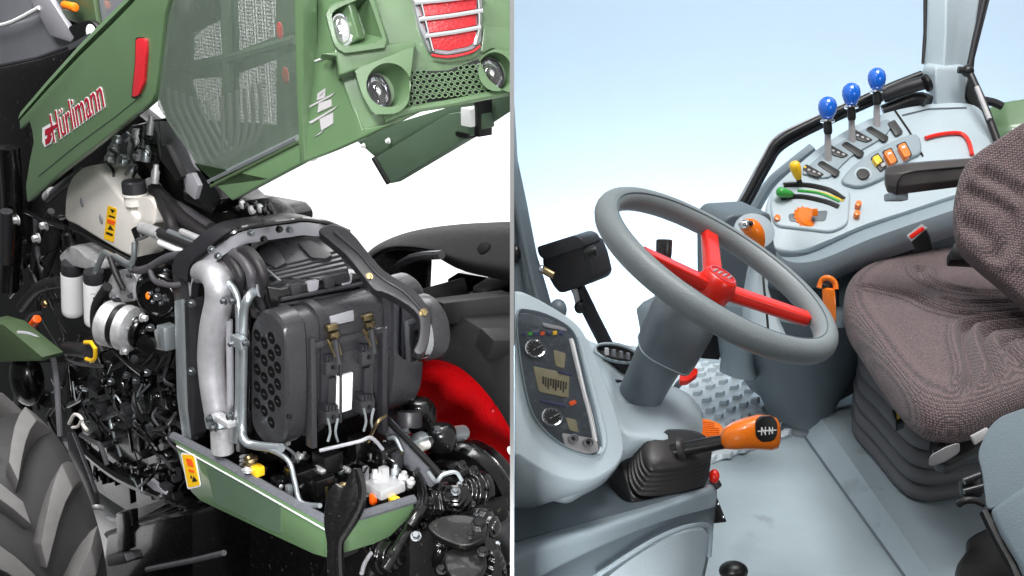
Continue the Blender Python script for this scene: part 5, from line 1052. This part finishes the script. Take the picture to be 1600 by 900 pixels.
mk('bracket_knob', tube(Wl([(912, 398, 2.42), (932, 392, 2.42)]), [.010, .011, .013], 14, 0), M['ink'], bk, .003)
mk('bracket_bolt', tube(Wl([(846, 420, 2.44), (866, 431, 2.43)]), .008, 14, 0), M['brass'], bk, .002); mk('bolt_cap', ball(W(846, 420, 2.44), RT * .008, UP * .008, FW * .012, 12, 8), M['chrome'], bk)
mk('bracket_rod', tube(Wl([(902, 448, 2.5), (925, 495, 2.53), (948, 540, 2.56)]), .0155, 14, 0), M['blkp'], bk); mk('rod_guide', tube(Wl([(898, 452, 2.48), (906, 486, 2.5)]), .006, 10, 0), M['lgrey'], bk); mk('rod_stop', ball(W(906, 480, 2.49), RT * .012, UP * .014, FW * .012, 12, 8), M['ink'], bk)
mk('pillar_grommet', ball(W(872, 484, 2.4), RT * .018, UP * .022, FW * .02, 14, 10), M['cabd'], bk)

# ---------------- instrument cluster
ICn = (RT * .42 + UP * .38 - FW * .82).normalized(); IC = (W(870, 600, 1.74), ICn)
ic = thing('instrument_cluster', W(880, 780, 1.8), 'pale grey instrument cluster with clear cover and gauges', 'instrument cluster')
out = cr([(790, 462), (806, 458), (824, 460), (862, 480), (900, 506), (922, 540), (946, 600), (966, 660), (974, 700), (962, 728), (930, 748), (895, 752), (850, 736), (812, 712), (790, 690)], 4, True)
mk('cluster_frame', stack(trace(IC, out), [(.96, ICn * -.2), (1.05, ICn * -.06), (1.06, ICn * -.03), (1.03, ICn * -.006), (1.0, ICn * 0), (.97, ICn * .001)]), M['cabl'], ic, ang=60)
dis = cr([(808, 496), (826, 490), (860, 500), (892, 522), (904, 560), (918, 620), (932, 680), (936, 704), (918, 710), (880, 696), (846, 668), (826, 632), (812, 560)], 4, True)
mk('cluster_bezel', stack(trace(IC, dis), [(1.05, ICn * -.002), (1.05, ICn * .005), (1.03, ICn * .007), (1.0, ICn * .003), (.99, ICn * -.001)]), M['cabm'], ic, ang=60)
mk('cluster_face', slab(off(IC, .003), dis, .002), M['icf'], ic)
def icp(px, m, name, h=.0045, r=3): return mk(name, slab(off(IC, h), rd(px, r), .003), M[m], ic, .001)
icp([(833, 572), (890, 584), (888, 622), (842, 612)], 'beige', 'display_panel'); icp([(864, 546), (884, 552), (882, 576), (868, 572)], 'beige', 'display_panel'); icp([(884, 652), (900, 656), (904, 676), (890, 672)], 'beige', 'display_panel')
for i in range(10): icp([(848 + i * 4.0, 588 + i * 1.0), (849.6 + i * 4.0, 588.4 + i * 1.0), (849.6 + i * 3.9, 600 + i * .9 + (i % 3) * 3), (848 + i * 3.9, 599.6 + i * .9 + (i % 3) * 3)], 'ink', 'display_digit', .006, .3)
for (cx_, cy_), ra in (((836, 545), 15), ((862, 652), 15)):
    mk('gauge_dial', slab(off(IC, .005), ellp((cx_, cy_), ra, ra * .86, .3, 28), .003), M['blkg'], ic, .001)
    mk('gauge_ring', tube(trace(off(IC, .006), ellp((cx_, cy_), ra, ra * .86, .3, 28) + [ellp((cx_, cy_), ra, ra * .86, .3, 28)[0]]), .0016, 6, 0), M['chrome'], ic)
    for i in range(11):
        q = 2.4 + i * .48; a_, b_ = cos(q), sin(q) * .86
        mk('gauge_tick', tube(trace(off(IC, .0065), [(cx_ + a_ * ra * .72, cy_ + b_ * ra * .72), (cx_ + a_ * ra * .88, cy_ + b_ * ra * .88)]), .0006, 4, 0), M['lgrey'], ic)
    mk('needle', tube(trace(off(IC, .009), [(cx_ - 3, cy_ + 2), (cx_ + ra * .7, cy_ - ra * .35)]), .0008, 6, 0), M['lgrey'], ic); mk('needle_hub', ball(hit(cx_, cy_, *off(IC, .008)), RT * .003, UP * .003, ICn * .002, 10, 6), M['blkg'], ic)
for i in range(7): icp([(816 + i * 9.6, 519 - i * .4), (822 + i * 9.6, 519 - i * .4), (822 + i * 9.6, 524 - i * .2), (816 + i * 9.6, 524.5 - i * .2)], ('navy', 'grnk', 'navy', 'orgs', 'navy', 'yelk', 'navy')[i], 'indicator_lamp', .005, 1)
icp([(846, 504), (884, 512), (888, 518), (850, 511)], 'grey', 'gauge_strip'); icp([(872, 578), (894, 583), (893, 587), (872, 582)], 'navy', 'gauge_strip', .0075); icp([(844, 624), (884, 632), (884, 636), (846, 628)], 'navy', 'gauge_strip', .005); icp([(888, 628), (898, 624), (902, 630), (892, 635)], 'orgs', 'warning_lamp', .005)
icp([(877, 676), (932, 686), (936, 706), (918, 709), (884, 698)], 'lgrey', 'button_plate', .007, 6)
for q in ((895, 686), (918, 692)): mk('cluster_button', stack(trace(off(IC, .009), ellp(q, 8, 7, .2, 18)), [(1, ICn * -.002), (1, ICn * .003), (.8, ICn * .004), (.72, ICn * .001), (.2, ICn * .001)]), M['grey'], ic); mk('button_core', ball(hit(q[0], q[1], *off(IC, .01)), RT * .0035, UP * .0035, ICn * .003, 10, 8), M['ink'], ic)
mk('bezel_strip', tube(trace(off(IC, .004), [(892, 530), (906, 590), (922, 650), (930, 690)]), .004, 8, 4), M['white'], ic); mk('bezel_strip', tube(trace(off(IC, .002), [(904, 528), (920, 590), (936, 650), (944, 690), (936, 712)]), .0045, 8, 4), M['cabl'], ic)
mk('clear_cover', slab(off(IC, .014), dis, .002), M['gl'], ic)

# ---------------- dash body and lower console
db = thing('dash_body', W(1000, 880, 2.1), 'smooth grey dash body around the column base', 'dashboard')
mk('dash_hump', surf([[(925, 545, 2.2), (955, 566, 2.16), (985, 590, 2.14), (1040, 600, 2.14), (1075, 615, 2.16), (1096, 640, 2.2)],
                      [(920, 560, 2.08), (950, 590, 2.04), (975, 630, 2.02), (1035, 650, 2.0), (1080, 660, 2.04), (1098, 668, 2.12)],
                      [(925, 620, 1.98), (952, 650, 1.94), (985, 672, 1.92), (1040, 685, 1.93), (1076, 690, 1.98), (1093, 690, 2.06)],
                      [(925, 690, 1.93), (950, 710, 1.92), (985, 702, 1.92), (1035, 694, 1.96), (1070, 694, 2.02), (1090, 694, 2.08)],
                      [(915, 745, 1.98), (945, 748, 1.98), (975, 730, 2.0), (1030, 700, 2.04), (1068, 698, 2.08), (1086, 700, 2.12)]], FW * .10 - Z * .05), M['cabl'], db, ang=60)
mk('column_gasket', tube([p for p in ring(W(998, 632, 2.05), .06, .056, axc, 2.2)], .004, 8, 0), M['ink'], db)
mk('dash_shelf', surf([[(880, 500, 2.3), (930, 536, 2.3), (990, 540, 2.3), (1010, 552, 2.3)], [(900, 540, 2.2), (930, 560, 2.2), (960, 570, 2.2), (1000, 580, 2.2)], [(900, 580, 2.1), (930, 590, 2.1), (960, 600, 2.12), (990, 610, 2.14)]], FW * .05 - Z * .05), M['cabl'], db, ang=60)
mk('dash_vent', stack(trace((W(960, 552, 2.16), (UP * .8 - FW * .6).normalized()), ellp((964, 554), 34, 13, .22)), [(1, Z * -.02), (1, Z * .006), (.93, Z * .008), (.88, Z * .0), (.8, Z * -.004)]), M['bell'], db)
mk('vent_rim', tube(trace((W(960, 552, 2.15), (UP * .8 - FW * .6).normalized()), ellp((964, 552), 35, 13, .22) + [ellp((964, 552), 35, 13, .22)[0]]), .003, 6, 0), M['cabl'], db)
for i in range(4): mk('vent_slat', box(W(948 + i * 11, 549 + i * 2.5, 2.13), RT * .003, UP * .006, FW * .012), M['white' if i < 1 else 'grey'], db, .001)
# lower console: shelf, front roll, side with pale panel
mk('console_shelf', surf([[(790, 700, 1.96), (860, 735, 1.96), (930, 745, 1.98), (985, 720, 2.04), (1040, 700, 2.10), (1095, 706, 2.12)],
                          [(790, 770, 1.86), (860, 790, 1.86), (930, 785, 1.88), (985, 770, 1.94), (1040, 745, 2.0), (1106, 735, 2.06)],
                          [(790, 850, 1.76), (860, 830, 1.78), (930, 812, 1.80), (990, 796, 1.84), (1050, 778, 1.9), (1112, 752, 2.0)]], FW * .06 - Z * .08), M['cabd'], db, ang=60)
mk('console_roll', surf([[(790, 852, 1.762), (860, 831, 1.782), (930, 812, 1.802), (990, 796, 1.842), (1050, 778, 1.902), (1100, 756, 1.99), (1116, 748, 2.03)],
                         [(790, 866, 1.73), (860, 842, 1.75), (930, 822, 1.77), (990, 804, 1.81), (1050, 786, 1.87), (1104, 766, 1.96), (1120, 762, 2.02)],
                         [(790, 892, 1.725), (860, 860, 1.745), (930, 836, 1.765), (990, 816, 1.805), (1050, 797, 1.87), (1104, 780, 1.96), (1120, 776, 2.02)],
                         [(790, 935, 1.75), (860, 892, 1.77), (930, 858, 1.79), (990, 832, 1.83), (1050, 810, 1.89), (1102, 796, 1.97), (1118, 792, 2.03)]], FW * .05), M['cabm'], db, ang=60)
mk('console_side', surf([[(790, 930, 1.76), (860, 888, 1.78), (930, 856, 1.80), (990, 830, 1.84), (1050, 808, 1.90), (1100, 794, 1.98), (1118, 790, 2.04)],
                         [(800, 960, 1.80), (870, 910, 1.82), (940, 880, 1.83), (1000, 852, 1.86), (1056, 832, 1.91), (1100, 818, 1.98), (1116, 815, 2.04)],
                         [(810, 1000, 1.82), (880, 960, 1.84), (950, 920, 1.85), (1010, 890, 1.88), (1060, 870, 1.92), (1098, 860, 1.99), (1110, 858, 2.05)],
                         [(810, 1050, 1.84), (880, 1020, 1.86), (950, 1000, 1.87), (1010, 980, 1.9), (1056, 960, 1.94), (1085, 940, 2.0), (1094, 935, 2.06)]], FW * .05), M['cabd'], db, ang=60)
mk('side_panel', surf([[(945, 905, 1.80), (985, 875, 1.82), (1030, 848, 1.85), (1070, 832, 1.89), (1098, 828, 1.95), (1106, 836, 1.975)],
                       [(940, 950, 1.81), (985, 915, 1.83), (1035, 885, 1.86), (1070, 870, 1.90), (1096, 862, 1.96), (1104, 866, 1.985)],
                       [(940, 1000, 1.83), (985, 980, 1.85), (1035, 960, 1.88), (1066, 940, 1.92), (1084, 925, 1.97), (1092, 920, 2.0)]], FW * .03), M['cabl'], db, ang=60)
mk('panel_edge', tube(Wl([(925, 905, 1.79), (985, 866, 1.805), (1030, 840, 1.835), (1070, 824, 1.875), (1100, 820, 1.935), (1110, 830, 1.965), (1108, 870, 1.98)]), .004, 8, 5), M['cabm'], db)
mk('cluster_underside', surf([[(790, 716, 1.80), (830, 738, 1.79), (880, 756, 1.78), (920, 756, 1.80), (955, 738, 1.85), (975, 708, 1.90)], [(790, 740, 1.82), (830, 764, 1.81), (880, 784, 1.81), (910, 772, 1.84), (944, 752, 1.88), (968, 722, 1.93)], [(790, 745, 1.92), (830, 768, 1.92), (880, 786, 1.92), (912, 774, 1.94), (945, 754, 1.96), (968, 726, 1.98)]], FW * .04), M['cabl'], db, ang=60)
# gear lever with bellows
gl = thing('gear_lever', W(1040, 790, 1.9), 'orange-handled gear lever in black ribbed bellows', 'gear lever')
gp = plane3(W(980, 760, 1.90), W(1100, 745, 1.98), W(1040, 700, 2.0))
gax = (gp[1] * .8 + UP * .5 + RT * .1).normalized()
mk('bellows_tray', slab(off(gp, .0), rd([(966, 720), (1000, 704), (1090, 712), (1112, 740), (1100, 765), (1010, 790), (985, 780)], 12), .06), M['ink'], gl, .01, 3)
bo = trace(gp, cr([(980, 748), (984, 722), (1010, 706), (1060, 704), (1096, 716), (1106, 742), (1096, 762), (1050, 776), (1006, 780), (988, 770)], 3, True))
lvv = []
for i in range(6): h_ = .003 + i * .0078; s_ = 1.0 - .03 * i; lvv += [(s_ - .075, gax * h_), (s_, gax * (h_ + .0025)), (s_, gax * (h_ + .005))]
lvv += [(.78, gax * .052), (.62, gax * .056), (.30, gax * .057)]
mk('bellows', stack(bo, lvv), M['bell'], gl, ang=60)
gc = sum(bo, V((0, 0, 0))) / len(bo) + gax * .056
g0 = W(1068, 702, (gc - CAM).dot(FW) - .01); g1 = W(1132, 690, (gc - CAM).dot(FW) - .03)
mk('lever_collar', lathe(g0 - (g1 - g0) * .1, (g1 - g0), [(0, .02), (.006, .018), (.01, .012)], 18), M['bell'], gl)
mk('lever_shaft', tube([g0 - (g1 - g0) * .3, g1 + (g1 - g0) * .2], .0115, 14, 0), M['ink'], gl)
dg = (g1 - CAM).dot(FW) - .005
hr = []
for x, y, h1, dd in ((1126, 686, 7, .010), (1132, 685, 16, .018), (1146, 681, 21, .024), (1165, 677, 24, .026), (1185, 675, 27, .027), (1203, 676, 27, .026), (1213, 677, 24, .022), (1217, 677, 16, .014)):
    c_ = W(x, y, dg - .0); k_ = dg / FPX; rr = []
    for i in range(20):
        q = 2 * pi * i / 20; cq, sq_ = cos(q), sin(q); rr.append(c_ + UP * (h1 * k_ * abs(sq_) ** .7 * (1 if sq_ >= 0 else -1)) - FW * (dd * abs(cq) ** .7 * (1 if cq >= 0 else -1)))
    hr.append(rr)
mk('handle', loft(hr), M['org'], gl, ang=70, lab='orange grip with black shift plate')
sp = plane3(W(1182, 660, dg - .0285), W(1212, 655, dg - .026), W(1184, 692, dg - .0285))
mk('shift_plate', slab(sp, rd([(1181, 660), (1190, 650), (1208, 650), (1215, 660), (1215, 680), (1208, 690), (1190, 691), (1181, 682)], 5), .01), M['ink'], gl, .002, 3)
def gm(a_, b_): mk('shift_mark', tube(trace(off(sp, .0012), [a_, b_]), .0009, 6, 0), M['white'], gl)
for a_, b_ in (((1184, 674), (1213, 672)), ((1190, 668), (1190, 680)), ((1196, 667), (1196, 680)), ((1202, 667), (1202, 679)), ((1207, 667), (1207, 678)), ((1190, 668), (1196, 679)), ((1202, 668), (1207, 678))): gm(a_, b_)
# small controls
rb = thing('push_button', W(1110, 770, 2.02), 'red push button on a grey stub beside the bellows', 'button'); mk('button_cap', ball(W(1116, 744, 2.0), RT * .009, UP * .012, FW * .01, 14, 10), M['redw'], rb); mk('button_stub', tube(Wl([(1110, 750, 2.02), (1118, 764, 2.02)]), .013, 14, 0), M['bell'], rb, .003)
sw = thing('foot_switch', W(1122, 812, 2.06), 'small black angled switch on the console side', 'switch'); mk('switch_body', slab(plane3(W(1110, 790, 2.04), W(1130, 790, 2.04), W(1120, 815, 2.04)), rd([(1108, 784), (1120, 776), (1136, 816), (1114, 818)], 3), .03), M['ink'], sw, .004)
for q in ((1112, 797), (1122, 788), (1130, 808)): mk('switch_screw', ball(W(q[0], q[1], 2.036), RT * .003, UP * .003, FW * .003, 8, 6), M['chrome'], sw)
kb = thing('floor_knob', hit(1142, 905, *PZ(ZF)), 'black round knob standing on the floor by the console', 'knob'); mk('knob_cap', ball(W(1146, 892, 2.15), RT * .026, UP * .018, FW * .024, 18, 12), M['ink'], kb); mk('knob_stem', tube([W(1146, 892, 2.15), hit(1140, 910, *PZ(ZF))], .014, 12, 0), M['bell'], kb)
pd = thing('brake_pedal', W(1080, 610, 2.75), 'red foot pedal above the tread plate', 'pedal'); mk('pedal_pad', slab(plane3(W(1064, 580, 2.7), W(1090, 575, 2.72), W(1070, 596, 2.66)), rd([(1062, 584), (1080, 574), (1091, 576), (1090, 584), (1074, 595), (1062, 595)], 4), .012), M['redw'], pd, .003, 3); mk('pedal_arm', tube(Wl([(1072, 590, 2.72), (1056, 606, 2.74), (1062, 622, 2.8)]), .008, 10, 3), M['cabd'], pd)
p2_ = thing('accelerator_pedal', W(1110, 690, 2.6), 'orange ribbed foot pedal behind the gear lever', 'pedal'); PDP = plane3(W(1090, 655, 2.5), W(1130, 662, 2.5), W(1092, 684, 2.45)); mk('pedal_pad', slab(PDP, rd([(1082, 653), (1108, 655), (1126, 662), (1132, 672), (1124, 682), (1090, 684)], 6), .014), M['org'], p2_, .004, 3)
for i in range(8): mk('pedal_rib', tube(trace(off(PDP, .001), [(1088, 656 + i * 3.6), (1122 + (2 if i > 2 else -6), 661 + i * 2.8)]), .0016, 6, 0), M['org'], p2_)

# ---------------- seat
seat = thing('driver_seat', hit(1480, 740, *PZ(ZF + .035)), 'driver seat in mauve-grey woven fabric on black bellows', 'seat')
ZS = 2.44
so = tZ(ZS, cr([(1318, 476), (1326, 452), (1352, 432), (1400, 412), (1470, 400), (1560, 395), (1680, 420), (1740, 520), (1700, 600), (1600, 640), (1520, 668), (1470, 672), (1430, 655), (1390, 610), (1350, 550), (1324, 510)], 4, True))
ZT = ZS + .049
gr = []
for pts, w_, dp_ in (([(1498, 630), (1518, 590), (1516, 565), (1508, 540), (1506, 520), (1514, 508), (1560, 503), (1620, 498), (1720, 490)], .010, .015), ([(1560, 600), (1550, 570), (1538, 540), (1537, 524), (1548, 516), (1620, 510), (1720, 503)], .009, .013), ([(1612, 576), (1580, 552), (1569, 540), (1574, 531), (1620, 526), (1720, 516)], .009, .013),
                     ([(1344, 447), (1375, 452), (1425, 464), (1470, 484), (1520, 492), (1620, 486)], .010, .011), ([(1437, 420), (1448, 436), (1490, 452), (1560, 458), (1640, 452)], .010, .010), ([(1480, 468), (1520, 474), (1620, 470)], .009, .010)):
    gr.append(([p - Z * .049 for p in tZ(ZT, cr(pts, 4))], w_, dp_))
mk('seat_cushion', puff(so, Z, [(.88, -.04), (.965, -.032), (.997, -.014), (1.0, 0), (.99, .018), (.965, .032), (.92, .042), (.86, .046), (.8, .048), (.72, .049), (.64, .049), (.56, .049), (.48, .049), (.4, .049), (.3, .049), (.2, .049), (.1, .049), (.02, .049)], gr, 380, 7), M['fab'], seat, ang=80)
# backrest
BN = (-CB * .86 + CL * .35 + Z * .25).normalized()
bc = (W(1540, 320, 2.38), (RT * -.35 + UP * .2 - FW * .9).normalized())
bo2 = trace(bc, cr([(1488, 340), (1492, 300), (1502, 266), (1522, 240), (1560, 214), (1610, 182), (1700, 130), (1800, 200), (1800, 420), (1700, 520), (1620, 490), (1570, 448), (1524, 410), (1496, 380)], 4, True))
gr = [(trace(bc, cr(pts, 4)), .013, .007) for pts in ([(1516, 304), (1556, 322), (1576, 336), (1582, 352), (1578, 380), (1562, 402)], [(1540, 278), (1580, 300), (1606, 318), (1614, 350), (1604, 400)], [(1500, 352), (1530, 366), (1546, 384), (1544, 404)])]
mk('backrest', puff(bo2, bc[1], [(.9, -.10), (.98, -.085), (1.0, -.06), (1.0, -.03), (.992, -.012), (.975, .0), (.94, .008), (.88, .011), (.8, .012), (.72, .012), (.64, .012), (.56, .012), (.48, .012), (.4, .012), (.3, .012), (.2, .012), (.1, .012), (.02, .012)], gr, 380, 7), M['fab'], seat, ang=80)
mk('hinge_cover', slab(plane3(W(1490, 380, 2.6), W(1530, 380, 2.6), W(1500, 410, 2.58)), rd([(1486, 392), (1496, 374), (1512, 392), (1530, 408), (1486, 406)], 3), .03), M['ink'], seat, .004)
# armrest
AN = plane3(W(1390, 280, 2.5), W(1500, 262, 2.5), W(1400, 300, 2.44))
mk('armrest', loft([[W(x, y + yy, d + dd) for yy, dd in ((-h_ * .7, .05), (-h_, .025), (-h_ * .92, -.015), (-h_ * .4, -.035), (h_ * .5, -.035), (h_, -.02), (h_ * .95, .03), (0, .06))] for x, y, h_, d in ((1382, 278, 10, 2.54), (1386, 280, 20, 2.53), (1398, 281, 24, 2.52), (1420, 278, 24, 2.51), (1460, 274, 23, 2.5), (1500, 270, 22, 2.49), (1530, 268, 22, 2.48))]), M['arm'], seat, .006, 3, ang=60)
mk('armrest_seam', tube(Wl([(1400, 304, 2.48), (1404, 282, 2.472), (1420, 270, 2.47), (1470, 264, 2.46), (1520, 260, 2.45)]), .002, 6, 4), M['ink'], seat)
mk('armrest_bracket', box(W(1400, 308, 2.52), RT * .02, FW * .02, UP * .008), M['cabm'], seat, .004)
# belt buckle
bb = thing('belt_buckle', W(1440, 395, 2.52), 'black belt buckle with red release button beside the seat', 'buckle')
mk('buckle_body', loft([[W(1417, 366, 2.5), W(1444, 354, 2.5), W(1446, 354, 2.53), W(1419, 366, 2.53)], [W(1424, 378, 2.5), W(1452, 368, 2.5), W(1454, 368, 2.53), W(1426, 378, 2.53)], [W(1432, 396, 2.5), W(1458, 390, 2.5), W(1460, 390, 2.53), W(1434, 396, 2.53)]]), M['ink'], bb, .004, 3)
mk('release_button', loft([[W(1420, 368, 2.497), W(1440, 354, 2.497), W(1446, 358, 2.497), W(1424, 374, 2.497)], [W(1420, 368, 2.51), W(1440, 354, 2.51), W(1446, 358, 2.51), W(1424, 374, 2.51)]]), M['redw'], bb, .002)
mk('button_rim', loft([[W(1416, 368, 2.499), W(1440, 350, 2.499), W(1450, 356, 2.499), W(1424, 378, 2.499)], [W(1416, 368, 2.515), W(1440, 350, 2.515), W(1450, 356, 2.515), W(1424, 378, 2.515)]]), M['lgrey'], bb, .002)
# bellows base
zb0 = ZF + .035
so3 = tZ(zb0 + .05, cr([(1334, 640), (1336, 615), (1360, 590), (1440, 580), (1560, 590), (1640, 640), (1640, 700), (1560, 735), (1480, 752), (1440, 752), (1408, 735), (1370, 690), (1342, 660)], 3, True))
lv3 = []
for i in range(5): h_ = i * .036 - .048; s_ = 1.0 + (.018 if i < 3 else .0); lv3 += [(s_ - .07, Z * h_), (s_ - .008, Z * (h_ + .007)), (s_, Z * (h_ + .018)), (s_ - .01, Z * (h_ + .028))]
lv3 += [(.94, Z * .145)]
mk('seat_bellows', stack(so3, lv3), M['sbell'], seat, ang=60)
mk('seat_foot', lathe(hit(1436, 768, *PZ(zb0)), Z, [(0, .02), (.02, .02)], 16), M['ink'], seat)
mk('bellows_badge', slab(plane3(W(1396, 650, 2.3), W(1410, 650, 2.3), W(1400, 660, 2.27)), [(1393, 640), (1406, 637), (1414, 654), (1400, 660)], .02), M['ink'], seat, .002); mk('badge_mark', slab(plane3(W(1396, 650, 2.296), W(1410, 650, 2.296), W(1400, 660, 2.266)), [(1401, 645), (1412, 650), (1402, 655)], .004), M['yelk'], seat)
mk('seat_frame', prism(tZ(2.36, [(1452, 690), (1500, 672), (1640, 640), (1640, 600), (1480, 640)]), -Z * .04), M['ink'], seat, .005)
mk('seat_rail', slab(plane3(W(1460, 690, 2.12), W(1600, 640, 2.1), W(1480, 720, 2.1)), [(1456, 700), (1470, 690), (1596, 640), (1650, 630), (1650, 660), (1540, 700), (1480, 730), (1462, 724)], .05), M['bell'], seat, .006)
mk('adjuster_handle', loft([[W(x, y - h_, 2.03), W(x + 2, y - h_, 2.06), W(x + 2, y + h_, 2.07), W(x, y + h_, 2.04)] for x, y, h_ in ((1451, 722, 5), (1456, 719, 9), (1476, 710, 11), (1492, 702, 9), (1498, 699, 6))]), M['lgrey'], seat, .006, 3)
mk('adjuster_stem', tube(Wl([(1466, 706, 2.06), (1476, 688, 2.08), (1488, 672, 2.1)]), .008, 10), M['ink'], seat); mk('frame_tab', slab(plane3(W(1520, 690, 2.0), W(1550, 680, 2.0), W(1530, 700, 2.0)), [(1518, 682), (1544, 668), (1548, 680), (1524, 696)], .01), M['lgrey'], seat, .002)
# ---------------- door sill parts, lower right
dr = thing('door_panel', W(1570, 890, 1.85), 'pale grey door sill cover at the lower right edge', 'panel')
DPn = plane3(W(1530, 700, 1.86), W(1600, 660, 1.83), W(1560, 860, 1.78))
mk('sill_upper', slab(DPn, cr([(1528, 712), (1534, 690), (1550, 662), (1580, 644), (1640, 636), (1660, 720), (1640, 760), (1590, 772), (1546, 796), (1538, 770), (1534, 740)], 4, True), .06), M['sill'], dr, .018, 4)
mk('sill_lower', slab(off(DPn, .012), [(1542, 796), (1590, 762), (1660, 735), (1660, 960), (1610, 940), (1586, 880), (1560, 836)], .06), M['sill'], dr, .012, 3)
mk('sill_seal', tube(trace(off(DPn, -.02), [(1540, 800), (1560, 842), (1584, 886), (1606, 940)]), .01, 8, 4), M['ink'], dr)
db2 = mk('black_cover', slab(plane3(W(1520, 870, 1.95), W(1590, 860, 1.95), W(1540, 900, 1.9)), cr([(1492, 905), (1494, 880), (1508, 858), (1512, 838), (1550, 822), (1576, 850), (1600, 905), (1600, 960), (1500, 960)], 3, True), .08), M['ink'], dr, .01, 3)
lt = thing('door_latch', W(1515, 790, 1.98), 'black metal door latch hooking over the sill', 'latch')
mk('latch_plate', slab(plane3(W(1505, 750, 1.95), W(1535, 745, 1.95), W(1510, 775, 1.95)), [(1503, 754), (1530, 740), (1536, 748), (1536, 776), (1522, 782), (1505, 776)], .02), M['ink'], lt, .004); mk('latch_bar', tube(Wl([(1506, 752, 1.94), (1532, 742, 1.94)]), .006, 10, 0), M['blkg'], lt); mk('latch_bar', tube(Wl([(1506, 768, 1.935), (1536, 760, 1.935)]), .005, 10, 0), M['blkg'], lt); mk('latch_hook', tube(Wl([(1498, 788, 1.94), (1508, 782, 1.93), (1524, 782, 1.93), (1538, 788, 1.93)]), .006, 10, 3), M['bell'], lt)
